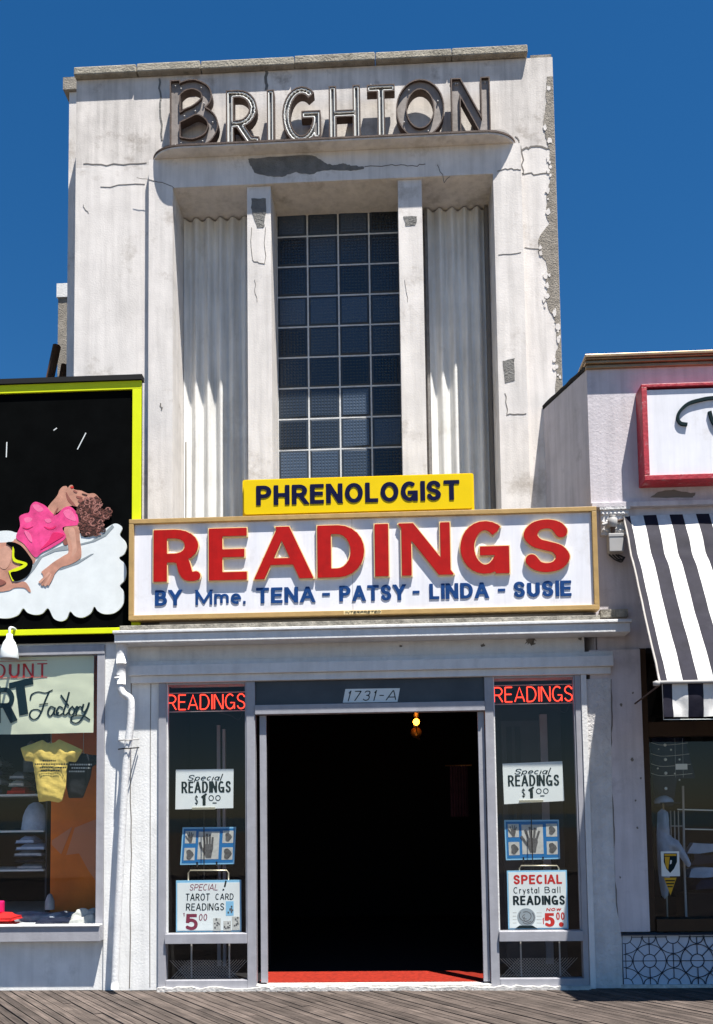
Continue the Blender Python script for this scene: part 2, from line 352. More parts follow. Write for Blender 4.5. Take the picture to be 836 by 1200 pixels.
# ---------------------------------------------------------------- sign painter's stroke alphabet (unit boxes)
def ell(cx, cy, rx, ry, a0, a1, n=22):
    return [(cx + rx * math.cos(math.radians(a0 + (a1 - a0) * i / n)), cy + ry * math.sin(math.radians(a0 + (a1 - a0) * i / n))) for i in range(n + 1)]
def bowl(x0, x1, z0, z1, k=.5):
    xm = x0 + (x1 - x0) * k
    return [(x0, z1)] + [(xm + (x1 - xm) * math.sin(math.pi * i / 12), (z0 + z1) / 2 + (z1 - z0) / 2 * math.cos(math.pi * i / 12)) for i in range(13)] + [(x0, z0)]
def sp(p): return spline(p, 5)
ST = [(0, 0), (0, 1)]
SS = sp([(.95, .80), (.78, .95), (.5, 1), (.2, .94), (.04, .76), (.2, .58), (.5, .5), (.8, .42), (.96, .24), (.8, .06), (.5, 0), (.22, .05), (.03, .2)])
G = {
 'A': (.95, [[(0, 0), (.5, 1), (1, 0)], [(.2, .3), (.8, .3)]]),
 'B': (.8, [ST, bowl(0, .88, .53, 1), bowl(0, 1, 0, .53)]),
 'C': (.85, [ell(.5, .5, .5, .5, 48, 312)]),
 'D': (.85, [ST, bowl(0, 1, 0, 1, .4)]),
 'E': (.68, [ST, [(0, 1), (1, 1)], [(0, .52), (.9, .52)], [(0, 0), (1, 0)]]),
 'F': (.66, [ST, [(0, 1), (1, 1)], [(0, .52), (.85, .52)]]),
 'G': (.9, [ell(.5, .5, .5, .5, 48, 330), [(.98, 0), (.98, .42), (.55, .42)]]),
 'H': (.82, [ST, [(1, 0), (1, 1)], [(0, .5), (1, .5)]]),
 'I': (0.0, [[(.5, 0), (.5, 1)]]),
 'L': (.62, [ST, [(0, 0), (1, 0)]]),
 'M': (1.0, [ST, [(0, 1), (.5, .1), (1, 1)], [(1, 1), (1, 0)]]),
 'N': (.85, [ST, [(.07, 1), (.93, 0)], [(1, 0), (1, 1)]]),
 'O': (.95, [ell(.5, .5, .5, .5, 90, 450, 30)]),
 'P': (.78, [ST, bowl(0, 1, .45, 1)]),
 'R': (.82, [ST, bowl(0, .95, .47, 1), [(.5, .47), (1, 0)]]),
 'S': (.75, [SS]),
 'T': (.8, [[(.5, 0), (.5, 1)], [(0, 1), (1, 1)]]),
 'U': (.82, [[(0, 1), (0, .4)] + ell(.5, .4, .5, .4, 180, 360, 14) + [(1, 1)]]),
 'W': (1.15, [[(0, 1), (.25, 0), (.5, .9), (.75, 0), (1, 1)]]),
 'Y': (.85, [[(0, 1), (.5, .45), (1, 1)], [(.5, .45), (.5, 0)]]),
 '0': (.6, [ell(.5, .5, .5, .5, 90, 450, 26)]),
 '1': (.22, [[(0, .8), (.7, 1)], [(.7, 1), (.7, 0)]]),
 '3': (.6, [sp([(.05, .85), (.3, 1), (.8, .95), (.9, .75), (.75, .58), (.4, .53)]), sp([(.4, .53), (.8, .5), (1, .3), (.85, .06), (.4, 0), (0, .15)])]),
 '5': (.65, [[(.9, 1), (.15, 1), (.1, .55)], sp([(.1, .55), (.45, .65), (.85, .55), (1, .32), (.85, .08), (.45, 0), (0, .12)])]),
 '7': (.6, [[(0, 1), (1, 1), (.35, 0)]]),
 '-': (.4, [[(0, .5), (1, .5)]]),
 '.': (.0, [[(.5, 0), (.5, .04)]]),
 '!': (.12, [[(.5, .3), (.9, 1)], [(.1, 0), (.15, .05)]]),
 '$': (.5, [[p for p in SS], [(.5, -.12), (.5, 1.12)]]),
 ' ': (.45, []),
 'a': (.55, [ell(.45, .32, .45, .32, 20, 380, 18), [(1, .66), (1, 0)]]),
 'c': (.5, [ell(.5, .33, .5, .33, 45, 315, 14)]),
 'e': (.55, [[(.05, .34), (1, .36)] + ell(.5, .33, .5, .33, 10, 310, 16)]),
 'i': (.0, [[(.5, 0), (.5, .64)], [(.6, .85), (.6, .88)]]),
 'l': (.0, [[(.5, 0), (.5, 1)]]),
 'm': (.85, [[(0, 0), (0, .66)], [(0, .5)] + ell(.25, .45, .25, .2, 160, 0, 8) + [(.5, 0)], [(.5, .5)] + ell(.75, .45, .25, .2, 160, 0, 8) + [(1, 0)]]),
 'o': (.55, [ell(.5, .33, .5, .33, 90, 450, 18)]),
 'p': (.55, [[(0, -.35), (0, .66)], ell(.5, .33, .5, .33, 180, -180, 18)]),
 'r': (.36, [[(0, 0), (0, .66)], sp([(0, .42), (.35, .62), (1, .62)])]),
 's': (.45, [[(x, z * .66) for x, z in SS]]),
 't': (.36, [[(.4, .95), (.4, .1), (.9, 0)], [(0, .66), (1, .66)]]),
 'y': (.55, [[(0, .66), (.5, .02)], [(1, .66), (.3, -.34)]]),
}
import numpy as np
def field(strokes, x0, x1, z0, z1, cell, clip=None):
    """signed distance of a union of flat-ended strokes on a grid; strokes: (points, wv, wh, (e0, e1))"""
    nx, nz = int((x1 - x0) / cell) + 2, int((z1 - z0) / cell) + 2
    gx = x0 + np.arange(nx) * cell; gz = z0 + np.arange(nz) * cell
    PX, PZ = np.meshgrid(gx, gz); f = np.full(PX.shape, 9.0)
    for pts, wv, wh, ee in strokes:
        closed = len(pts) > 6 and math.hypot(pts[0][0] - pts[-1][0], pts[0][1] - pts[-1][1]) < 1e-4
        n = len(pts) - 1; W_ = []; D_ = []
        for i in range(n):
            dx, dz = pts[i + 1][0] - pts[i][0], pts[i + 1][1] - pts[i][1]; L = math.hypot(dx, dz) or 1e-6
            D_.append((dx / L, dz / L, L)); W_.append(math.hypot(wv * dz / L, wh * dx / L) / 2)
        for i in range(n):
            ux, uz, L = D_[i]; h = W_[i]; e = [0, 0]
            for side, (q, jn) in enumerate(((i - 1, i), (i + 1, i + 1))):
                if (q < 0 or q >= n) and not closed: e[side] = ee[side]; continue
                q %= n; c = ux * D_[q][0] + uz * D_[q][1]
                if c < .76: e[side] = W_[q] * max(0, min(1, 1.0 - abs(c) * .4))
                else: f = np.minimum(f, np.hypot(PX - pts[jn][0], PZ - pts[jn][1]) - min(h, W_[q]))
            t = (PX - pts[i][0]) * ux + (PZ - pts[i][1]) * uz; d = np.abs(-(PX - pts[i][0]) * uz + (PZ - pts[i][1]) * ux)
            f = np.minimum(f, np.maximum(d - h, np.maximum(-t - e[0], t - L - e[1])))
    if clip: f = np.maximum(f, np.maximum(clip[0] - PZ, PZ - clip[1]))
    return f, gx, gz
def march(f, gx, gz):
    polys, segs = [], []; nz, nx = f.shape; F_ = f.tolist(); cs = gx[1] - gx[0]
    X_, Z_ = gx.tolist(), gz.tolist()
    for j in range(nz - 1):
        run = None
        for i in range(nx - 1):
            v = (F_[j][i], F_[j][i + 1], F_[j + 1][i + 1], F_[j + 1][i])
            if v[0] < 0 and v[1] < 0 and v[2] < 0 and v[3] < 0:
                if run is None: run = i
                continue
            if run is not None:
                polys.append([(X_[run], Z_[j]), (X_[i], Z_[j]), (X_[i], Z_[j + 1]), (X_[run], Z_[j + 1])]); run = None
            if v[0] >= 0 and v[1] >= 0 and v[2] >= 0 and v[3] >= 0: continue
            c = ((X_[i], Z_[j]), (X_[i + 1], Z_[j]), (X_[i + 1], Z_[j + 1]), (X_[i], Z_[j + 1])); p = []; out = None
            ids = (('h', i, j), ('v', i + 1, j), ('h', i, j + 1), ('v', i, j)); cross = []
            for k in range(4):
                a, b = v[k], v[(k + 1) % 4]
                if a < 0: p.append(c[k])
                if (a < 0) != (b < 0):
                    t = a / (a - b); q = (c[k][0] + (c[(k + 1) % 4][0] - c[k][0]) * t, c[k][1] + (c[(k + 1) % 4][1] - c[k][1]) * t)
                    p.append(q); cross.append((a < 0, q, ids[k]))
            if len(p) > 2: polys.append(p)
            m_ = len(cross)
            for k in range(m_):
                if cross[k][0]: segs.append((cross[k][1:], cross[(k + 1) % m_][1:]))
        if run is not None: polys.append([(X_[run], Z_[j]), (X_[nx - 1], Z_[j]), (X_[nx - 1], Z_[j + 1]), (X_[run], Z_[j + 1])])
    return polys, segs
def loops(segs):
    nxt = {a[1]: (b[1], b[0]) for a, b in segs}; pos = {a[1]: a[0] for a, b in segs}; out = []
    while nxt:
        k = next(iter(nxt)); lp = []
        while k in nxt: lp.append(pos[k]); k = nxt.pop(k)[0]
        out.append(lp)
    return out
def emit(mb, polys, segs, y0, y1, k, ks=None):
    vs, fs = [], []
    for p in polys:
        fs.append(tuple(range(len(vs), len(vs) + len(p)))); vs += [(x, y0, z) for x, z in p]
    mb.add(vs, fs, k); vs, fs = [], []
    for (a, _), (b, _) in segs:
        n = len(vs); vs += [(a[0], y0, a[1]), (b[0], y0, b[1]), (b[0], y1, b[1]), (a[0], y1, a[1])]; fs.append((n, n + 3, n + 2, n + 1))
    if vs: mb.add(vs, fs, ks or k)
def strokes_of(ch, x0, x1, z0, z1, wv, wh, slant=0, sts=None, grow=0):
    out = []
    lst = []
    for st in (sts or G[ch][1]):
        if ch == 'A' and len(st) == 3: lst += [[st[0], (.465, 1)], [(.535, 1), st[2]]]
        else: lst.append(st)
    for st in lst:
        p = [(x0 + wv / 2 + u * max(0, x1 - x0 - wv), z0 + wh / 2 + v * (z1 - z0 - wh)) for u, v in st]
        p = [(x + (z - z0) * slant, z) for x, z in p]; e = []
        for q, (a, b), v in ((0, (p[0], p[1]), st[0][1]), (1, (p[-1], p[-2]), st[-1][1])):
            dx, dz = abs(a[0] - b[0]), abs(a[1] - b[1])
            diag = min(dx, dz) > .12 * max(dx, dz) and len(p) < 4
            if diag: e.append(wv if v in (0, 1) else 0)
            elif len(p) > 4: e.append(.0)
            else: e.append(wh / 2 if dz >= dx else wv / 2)
        out.append((p, wv + 2 * grow, wh + 2 * grow, (e[0] + grow, e[1] + grow)))
    return out
def glyph(mb, ch, x0, x1, z0, z1, wv, wh, y0, y1, k, ks=None, slant=0, res=26):
    H = z1 - z0; st = strokes_of(ch, x0, x1, z0, z1, wv, wh, slant); pad = max(wv, wh) + .1 * H
    lo = z0 - .45 * H if ch in 'py$' else z0
    f, gx, gz = field(st, x0 - pad, x1 + pad + max(0, slant) * H, lo - .06 * H, z1 + .15 * H, H / res, (z0, z1) if ch in 'AENMRWYLTHIFDP7' else None)
    emit(mb, *march(f, gx, gz), y0, y1, k, ks)
def text(mb, s, x0, x1, z0, z1, wv, wh, y0, depth, k, ks=None, slant=0, gap=.2, res=None):
    H = z1 - z0; res = res or (30 if H > .1 else 16)
    ws = [G[c][0] * H + (wv if c != ' ' else 0) for c in s]; g = gap * H
    tot = sum(ws) + g * (len(s) - 1); f = (x1 - x0 - slant * H * .5) / tot; x = x0
    for c, w in zip(s, ws):
        if c != ' ': glyph(mb, c, x, x + w * f, z0, z1, min(wv, w * f * .9) if c not in 'Il1.!i' else wv, wh, y0, y0 + depth, k, ks, slant, res)
        x += (w + g) * f
def textpx(mb, s, xl, xr, yt, yb, Y, bold, k, depth=.004, hb=None, slant=0, gap=.2, ks=None):
    x0, x1 = X(xl, yb, Y), X(xr, yb, Y); z0, z1 = Z((xl + xr) / 2, yb, Y), Z((xl + xr) / 2, yt, Y); H = z1 - z0
    text(mb, s, x0, x1, z0, z1, bold * H, (hb or bold) * H, Y - depth, depth, k, ks, slant, gap)

# ================================================================ THE SETTING
gp = MB(); gp.box(-40, 40, -17, -.2, -.3, -.06, 'gapdark')
struct(gp.build('boardwalk_base'))
pl = MB(); ang = math.radians(37); d = Vector((math.sin(ang), -math.cos(ang), 0)); nn = Vector((math.cos(ang), math.sin(ang), 0)); pitch = .074
for i in range(-225, 225):
    c = Vector((0, -.28, 0)) + nn * (i * pitch); w = pitch / 2 - random.uniform(.003, .006)
    s = -9 + random.random() * 3
    while s < 22:
        L = random.uniform(2.6, 4.2); e = s + L - .006
        dz = random.uniform(-.006, .0)
        # keep the part of each plank in front of the buildings
        a, b = c + d * s, c + d * e
        mid_y = max(a.y, b.y)
        if min(a.y, b.y) < -.1 and mid_y > -.25 and a.y > -.2:
            t = (a.y + .2) / (-d.y); a = a + d * t
        if a.y <= -.15 and -16.9 < b.y and abs(a.x) < 12:
            vs = []
            for z in (-.05, dz):
                vs += [(a + nn * w) + Vector((0, 0, z)), (a - nn * w) + Vector((0, 0, z)), (b - nn * w) + Vector((0, 0, z)), (b + nn * w) + Vector((0, 0, z))]
            pl.add(vs, [(4, 5, 6, 7), (0, 4, 7, 3), (1, 2, 6, 5), (0, 1, 5, 4), (2, 3, 7, 6)], 'wood')
        s += L
struct(pl.build('boardwalk'))
struct(B(-900, 900, -140, -17, -1.4, -.9, 'sand').build('beach'))
struct(B(-2500, 2500, -2500, -100, -1.6, -1.1, 'sea').build('sea'))
struct(B(-900, 900, -.15, 400, -.6, -.35, 'sand').build('ground'))

# ================================================================ TOWER
YT, YS, YP, YN = .60, .52, .55, 1.05
tw = thing('tower_building', 'tall weathered white stucco tower with glass block window rising behind the shopfront', 'building', (X(370, 400, YT), YT, 0))
XL, XR = X(88, 300, YT), X(656, 340, YT)
XS0, XS1 = X(174, 400, YS), X(616.7, 400, YS)
XP0, XP1 = X(202.5, 400, YS), X(583, 400, YS)
ZC = Z(300, 84, YT); ZSH = Z(300, 181, YS); ZLB = Z(300, 215.8, YS)
w = MB(); BK = 7.0; ZB = 3.13
w.box(XL, XS0, YT, BK, ZB, ZSH, 'stucco'); w.box(XS1, XR, YT, BK, ZB, ZSH, 'stucco')
w.box(XL, XR, YT + .0, BK, ZSH, ZC, 'stucco_top')
w.box(X(622, 70, YT), XR - .012, YT + .004, YT + .5, ZC, ZC + .035, 'concrete')
w.box(XS0, XS1, YN + .08, BK, ZB, ZSH, 'stucco')
# bare concrete along the right corner, a repaired joint, hairline cracks
rb = [(641, 90), (640.8, 103), (639.5, 123), (637, 153), (642, 168), (644.6, 176), (642, 196), (645.8, 211), (640.8, 226), (640.8, 251), (643.3, 263), (632, 279), (630.8, 294), (640.8, 306), (640.8, 340), (638, 349), (648, 370), (652, 380), (653.4, 408), (649.6, 425), (653, 441), (651, 470), (655, 500)]
pb = jag(poly(rb, YT), .012, 4)
w.prism(pb + [(XR - .002, pb[-1][1]), (XR - .002, pb[0][1])], YT - .004, YT + .003, 'concrete')
for _ in range(34):
    y_ = random.uniform(95, 470); i_ = min(range(len(rb)), key=lambda q: abs(rb[q][1] - y_)); ex = rb[i_][0]
    on = True; cx_ = random.uniform(ex - 1, ex + 3.5); c_ = at(cx_, y_, YT); rr_ = random.uniform(.008, .03)
    pts_ = [(min(XR - .006, c_.x + rr_ * random.uniform(.5, 1.2) * math.cos(a)), c_.z + 1.5 * rr_ * random.uniform(.5, 1.2) * math.sin(a)) for a in [q * math.pi / 4.5 for q in range(9)]]
    w.prism(pts_, YT - .0065 - .00005 * _, YT + .003, 'stucco' if on else 'concrete')
wp = jag(poly([(638, 120), (632, 150), (637, 180), (630, 230), (625, 262), (612, 330), (632, 380), (628, 420), (640, 458)], YT), .02, 4)
crack(w, [(612, 176), (625, 171), (651, 175)], YT, .018); crack(w, [(612, 203), (630, 204), (652, 200)], YT, .01)
crack(w, [(98, 192), (125, 193), (172, 191)], YT, .01); crack(w, [(118, 219), (170, 216)], YT, .007)
crack(w, [(187, 92), (188, 120), (190, 165)], YT, .02, k='mortar_patch'); crack(w, [(312, 82), (312, 106)], YT, .03, k='mortar_patch')
crack(w, [(615, 290), (652, 292)], YT, .006); crack(w, [(98, 240), (104, 250)], YT, .006)
crack(w, [(604, 160), (612, 175), (613, 205)], YT, .012)
w.build('wall', tw)
sd = MB(); sd.box(X(79.5, 300, 1.0), XL - .001, 1.0, BK, ZB, Z(84, 108, 1.0), 'stucco'); sd.box(X(74, 100, .96), XL - .001, .96, 1.6, Z(84, 106, .98), Z(80, 92, .98), 'concrete')
lab(sd.build('side_wall', tw), 'narrow set-back side wall with chipped cap block')
cp = MB(); xs = [86, 160, 235, 345, 440, 530, 619.5]
for i in range(6):
    x0, x1 = X(xs[i], 90, .53), X(xs[i + 1], 70, .53); z = ZC + random.uniform(-.004, .004)
    cp.box(x0 + .004, x1 - .004, .52 + random.uniform(0, .012), BK, ZC + .002 + .001 * i, z + .095, 'coping')
cp.build('coping', tw, .012)
su = MB()
su.box(XS0, XP0, YS, YN + .08, ZB, ZSH - .004, 'stucco'); su.box(XP1, XS1, YS, YN + .08, ZB, ZSH - .004, 'stucco'); su.box(XP0, XP1, YS, YN + .08, ZLB, ZSH - .004, 'stucco')
lp = [(127, 82), (135, 105), (150, 130), (200, 145), (250, 145), (300, 130), (360, 138), (385, 125), (430, 122), (500, 125), (545, 118), (550, 110), (500, 105), (470, 97), (440, 105), (415, 100), (390, 85), (360, 68), (200, 75)]
su.prism(rough_poly(poly(lp, YS, 250, 160, 3.096), .006), YS - .003, YS + .002, 'mortar_patch')
crack(su, [(550, 110), (650, 103), (720, 108), (770, 100)], YS, .007, 250, 160, 3.096)
su.prism(rough_poly(poly([(435, 490), (490, 478), (490, 580), (445, 595)], YS, 480, 300, 3.98), .005), YS - .003, YS + .002, 'mortar_patch')
crack(su, [(445, 640), (455, 740), (545, 735)], YS, .008, 480, 300, 3.98); crack(su, [(410, 640), (470, 627), (520, 632)], YS, .008, 480, 40, 3.98)
crack(su, [(415, 1030), (520, 1018)], YS, .006, 480, 40, 3.98); crack(su, [(130, 610), (165, 690), (190, 665)], YS, .006, 480, 40, 3.98)
crack(su, [(384, 515), (386, 540)], YS, .012, 60, 300, 2.986); crack(su, [(400, 670), (520, 690), (575, 720)], YS, .006, 60, 40, 3.98)
su.build('window_surround', tw, .01)
def shelf_poly(x0, x1, yb, yf, r):
    n = 10; p = [(x0, yb)]
    p += [(x0 + r - r * math.cos(math.pi / 2 * i / n), yb - (yb - yf) * math.sin(math.pi / 2 * i / n)) for i in range(1, n + 1)]
    p += [(x1 - r + r * math.sin(math.pi / 2 * i / n), yb - (yb - yf) * math.cos(math.pi / 2 * i / n)) for i in range(0, n)] + [(x1, yb)]
    return p
SX0, SX1 = X(178, 188, .5), X(605, 167, .5)
m = MB(); m.prismz(shelf_poly(SX0, SX1, YT - .001, .375, .34), ZSH - .003, ZSH + .0145, 'stucco'); m.prismz(shelf_poly(SX0 - .006, SX1 + .006, YT - .001, .366, .34), ZSH + .015, ZSH + .035, 'brown'); m.build('sign_shelf', tw)
for (a, b), ptch in (((290.5, 318.6), [(138, 225), (192, 225), (190, 290), (185, 330), (160, 330), (140, 280)]), ((469.6, 498), [(690, 290), (740, 290), (735, 320), (700, 325)])):
    m = MB(); m.box(X(a, 400, YP), X(b, 400, YP), YP, YN + .075, ZB, ZLB - .003, 'stucco')
    m.prism(rough_poly(poly(ptch, YP, 250, 160, 3.096), .006), YP - .003, YP + .002, 'mortar_patch')
    ox = 0 if a < 400 else 545
    if a < 400: crack(m, [(140 + ox, 330), (142 + ox, 450), (188 + ox, 462), (190 + ox, 330)], YP, .006, 250, 160, 3.096)
    crack(m, [(150 + ox, 520), (160 + ox, 600)], YP, .004, 250, 160, 3.096)
    m.build('pilaster', tw, .01)
def corrug(x0, x1, y, z0, z1, pitch, amp):
    m = MB(); n = int((x1 - x0) / pitch * 10); vs = []
    for i in range(n + 1):
        x = x0 + (x1 - x0) * i / n; yy = y - amp * math.cos(2 * math.pi * (x - x0) / pitch)
        for z in (z0, (z0 + z1) / 2 - .3, z1): vs.append((x, yy - (.006 if z == z1 else 0), z))
    m.add(vs, [(3 * i + j, 3 * i + 3 + j, 3 * i + 4 + j, 3 * i + 1 + j) for i in range(n) for j in range(2)], 'corrugated', True); return m
ZN = ZLB - .02
m = corrug(XP0 + .004, X(290.5, 400, YP) + .03, YN - .02, ZB, ZN, .137, .034); m.box(XP0 + .004, XP0 + .03, YN - .045, YN, ZB, Z(217, 520, YN), 'dark_gap'); m.build('corrugated_panel', tw)
m = corrug(X(503.5, 400, YN), XP1 - .05, YN - .02, ZB, ZN, .137, .034)
m.box(XP1 - .05, XP1 - .015, YN - .06, YN, ZB, ZN, 'dark_gap'); m.box(XP1 - .018, XP1 - .002, YN - .05, YN, ZB, ZN, 'lettergrey'); m.box(X(500.2, 400, YN), X(503.2, 400, YN), YN - .05, YN, ZB, ZN, 'lettergrey'); m.build('corrugated_panel', tw)
gx0, gx1 = X(325.4, 400, YN), X(470.9, 400, YN); cw = (gx1 - gx0) / 4; gz = Z(361, 242, YN); rh = (gz - Z(361, 527, YN)) / 8
gm = MB(); gm.box(gx0 - .02, gx1 + .1, YN + .0, YN + .07, ZB, gz, 'mortar')
for r in range(10):
    for c in range(4):
        z1 = gz - r * rh - .009; z0 = z1 - rh + .018; x0 = gx0 + c * cw + .009; x1 = x0 + cw - .018; q = .022; ty, tx = random.uniform(-.004, .004), random.uniform(-.004, .004)
        A = [(x0, YN - .001, z0), (x1, YN - .001, z0), (x1, YN - .001, z1), (x0, YN - .001, z1), (x0 + q, YN - .006 + ty, z0 + q), (x1 - q, YN - .006 + tx, z0 + q), (x1 - q, YN - .006 - ty, z1 - q), (x0 + q, YN - .006 - tx, z1 - q)]
        gm.add(A, [(0, 1, 5, 4), (1, 2, 6, 5), (2, 3, 7, 6), (3, 0, 4, 7)], 'blockedge'); gm.add(A[4:], [(0, 1, 2, 3)], 'glassblock')
gm.build('glass_block_window', tw)

# roof clutter left of the tower
m = MB(); m.box(X(68, 390, 2.4), X(80, 390, 2.4), 2.4, 3.2, 2.5, Z(74, 349, 2.4), 'concrete'); m.box(X(66.5, 340, 2.38), X(80.5, 340, 2.38), 2.38, 3.25, Z(74, 349, 2.4) + .001, Z(74, 333, 2.4), 'paintwhite')
tag(m.build('chimney'), 'grey roof chimney with white cap beside left edge of tower', 'chimney')
m = MB(); a = at(57, 452, 2.2); b = at(67, 405, 2.2); m.tube([a, b], .05, 'rustwood', 6); m.tube([a + Vector((.08, .1, -.2)), b + Vector((.06, .1, -.2))], .04, 'rustwood', 6); m.box(a.x - .03, a.x + .12, 2.15, 2.6, 2.5, a.z, 'rustwood')
tag(m.build('roof_prop'), 'brown weathered timber prop leaning by the roof chimney', 'timber prop')

# tower letters
YL = .435
bs = thing('letter_sign', 'row of old brown and neon tube channel letters on the tower', 'sign', ((SX0 + SX1) / 2, .5, ZSH + .036))
def plate():
    x0, x1, z0, z1, r = SX0 + .05, SX1 - .04, ZSH + .036, ZSH + .2, .12; n = 8
    p = [(x0, z0), (x1, z0)] + [(x1 - r + r * math.cos(math.pi / 2 * i / n), z1 - r + r * math.sin(math.pi / 2 * i / n)) for i in range(n + 1)] + [(x0 + r - r * math.sin(math.pi / 2 * i / n), z1 - r + r * math.cos(math.pi / 2 * i / n)) for i in range(n + 1)]
    m = MB(); m.prism(p, .575, .596, 'plate', 'brown'); return m
plate().build('back_plate', bs)
def channel(ch, xl, xr, yt, yb, wv, kind, strokes=None):
    base = ZSH + .037
    x0, x1 = X(xl, yb, YL), X(xr, yb, YL); z0, z1 = Z((xl + xr) / 2, yb, YL), Z((xl + xr) / 2, yt, YL)
    z0 = base if ch != 'O' and ch != 'G' and ch != 'B' else base - .0
    pan = MB(); tubes = MB(); rim = .012
    st = strokes_of(ch, x0, x1, z0, z1, wv, wv, 0, strokes)
    f, gx, gz = field(st, x0 - .08, x1 + .08, z0 - .04, z1 + .04, .006, (z0, z1) if ch not in 'OGB' else None)
    pl_, sg = march(f, gx, gz); emit(pan, pl_, [], YL + .03, YL + .1, 'lettergrey' if kind == 'neon' else 'letterbrown')
    pl_, sg = march(np.maximum(f, -(f + rim)), gx, gz); emit(pan, pl_, sg, YL, YL + .1, 'brown')
    if kind == 'neon':
        for lp in loops(march(f + wv * .24, gx, gz)[1]):
            if len(lp) > 8:
                lp = [tuple((Vector(lp[q - 1]) + Vector(lp[q]) + Vector(lp[(q + 1) % len(lp)])) / 3) for q in range(0, len(lp))][::2]
                tubes.tube([(x, YL + .012, z) for x, z in lp], .0085, 'tube', 6, True)
    else:
        for p, *_ in st:
            step = max(1, len(p) // 4)
            for q in range(step // 2, len(p), step):
                pan.lathe((p[q][0], YL + .022, p[q][1]), [(.0, -.012), (.008, -.01), (.008, .012)], 'box', 8, 'Y')
    # little feet standing on the shelf
    for fx in ((x0 + x1) / 2,) if ch in 'IT' else (x0 + wv / 2, x1 - wv / 2) if ch in 'HNR' else ((x0 + x1) / 2,):
        pan.box(fx - .045, fx + .045, YL + .012, YL + .098, ZSH + .036, ZSH + .07, 'brown')
    o = pan.build('letter', bs)
    if kind == 'neon': tubes.build('neon_tube', o); lab(o, 'letter %s outlined with white neon tube' % ch)
    else: lab(o, 'brown letter %s with bare sockets and no tube' % ch)
Bst = [[(0, 0), (0, 1)], spline([(0, .86), (.2, .97), (.5, 1.0), (.78, .9), (.82, .74), (.6, .6), (.3, .5), (.02, .42)], 5), spline([(.25, .5), (.6, .56), (.9, .45), (1, .28), (.85, .09), (.5, .0), (.2, .02), (0, .06)], 5)]
channel('B', 199, 256, 92.5, 183, .115, 'pan', Bst)
Rst = [[(0, 0), (0, 1)], bowl(0, .92, .38, 1, .35), [(.35, .38), (.78, .04), (1, .03)]]
channel('R', 265, 304, 105, 177, .085, 'neon', Rst)
channel('I', 313, 322, 105, 176, .078, 'neon')
Gst = [ell(.5, .5, .5, .5, 50, 345), [(.98, .1), (.98, .5), (.62, .5)]]
channel('G', 331, 377, 101, 174.5, .085, 'neon', Gst)
channel('H', 386, 423, 100, 173.5, .08, 'neon')
channel('T', 431, 464, 98.7, 172, .08, 'neon')
channel('O', 465, 522, 92.4, 168, .115, 'pan')
channel('N', 530, 576, 90.5, 164, .10, 'pan')

# ================================================================ FORTUNE TELLER'S SHOPFRONT
YF = -.28; YG = -.25; YFR = -.31; YC = -.50
sh = thing('shopfront', 'grey and white one-storey shopfront with open black doorway between two narrow display windows', 'shopfront', (X(440, 1159, YF), YF, 0))
yM = 950
x_pL, x_f0, x_f1, x_m0, x_m1 = X(122.5, yM, YF), X(185.7, yM, YFR), X(194.5, yM, YFR), X(289.3, yM, YFR), X(299.6, yM, YFR)
x_n0, x_n1, x_g0, x_g1 = X(571.3, yM, YFR), X(581.3, yM, YFR), X(678.5, yM, YFR), X(692, yM, YFR)
x_r1 = X(720, yM, YF)
zCt, zCb = Z(436, 732.5, YC), Z(436, 747, YC)
zF1 = Z(436, 796, YF); zTop = 4.55
wl = MB()
wl.box(x_pL, x_f0, YF, YF + .5, 0, zCt, 'pierwhite')
wl.box(x_f0, x_g1, YF - .002, YF + .3, zF1 + .0, zCt + .12, 'paintwhite')
crack(wl, [(154, 800), (153, 900), (154, 1000), (152, 1158)], YF, .008, amp=.006); crack(wl, [(177, 800), (176, 1157)], YF, .006, amp=.003)
wl.box(x_pL + .02, x_g1, -.1, .55, zCt + .12, zCt + 1.0, 'grimy')     # parapet the signs hang on
for cx_, cy_, r in ((566, 756, .022), (622, 751, .05), (680, 749, .018), (470, 757, .012)):
    c = at(cx_, cy_, YF - .002); wl.prism(rough_poly([(c.x + r * math.cos(a), c.z + r * .7 * math.sin(a)) for a in [i * math.pi / 4 for i in range(8)]], r * .35, 3), YF - .005, YF, 'dark_gap')
wl.build('wall', sh)
co_ = MB(); cx0, cx1 = X(134, 747, YC), X(739, 733, YC)
co_.box(cx0, cx1, YC, YF - .003, zCb, zCt - .03, 'paintwhite'); co_.box(cx0 - .012, cx1 + .012, YC - .02, YF - .003, zCt - .029, zCt, 'paintwhite')
co_.box(cx0 + .03, X(703, 724, -.42), -.44, YF + .2, zCt + .001, zCt + .06, 'grimy'); co_.build('cornice', sh, .006)
mo = MB(); zm1, zm0 = Z(436, 774, -.36), Z(436, 786, -.36)
mo.box(X(150, 790, -.37), X(719.5, 780, -.37), -.37, YF - .003, zm0, zm1, 'paintwhite'); mo.box(X(153, 790, -.34), X(716, 780, -.34), -.335, YF - .003, zF1, zm0 - .001, 'paintwhite'); mo.box(X(150, 770, -.34), X(719.5, 765, -.34), -.305, YF - .003, zm1 + .001, zm1 + .05, 'paintwhite'); mo.build('moulding', sh, .004)
st = MB()
P0 = [XZ(692, 796, YF - .02), XZ(716, 795, YF - .02), XZ(716, 850, YF - .02), XZ(718, 950, YF - .02), XZ(722, 1060, YF - .02), XZ(729, 1100, YF - .02), XZ(730, 1158, YF - .02), (x_g1 + .003, 0)]
P0[0] = (x_g1 + .003, P0[0][1]); P0[-2] = (P0[-2][0], 0)
st.prism(P0, YF - .02, YF + .5, 'roughwhite'); lab(st.build('corner_pier', sh), 'rough lumpy stucco pier at right of shopfront')
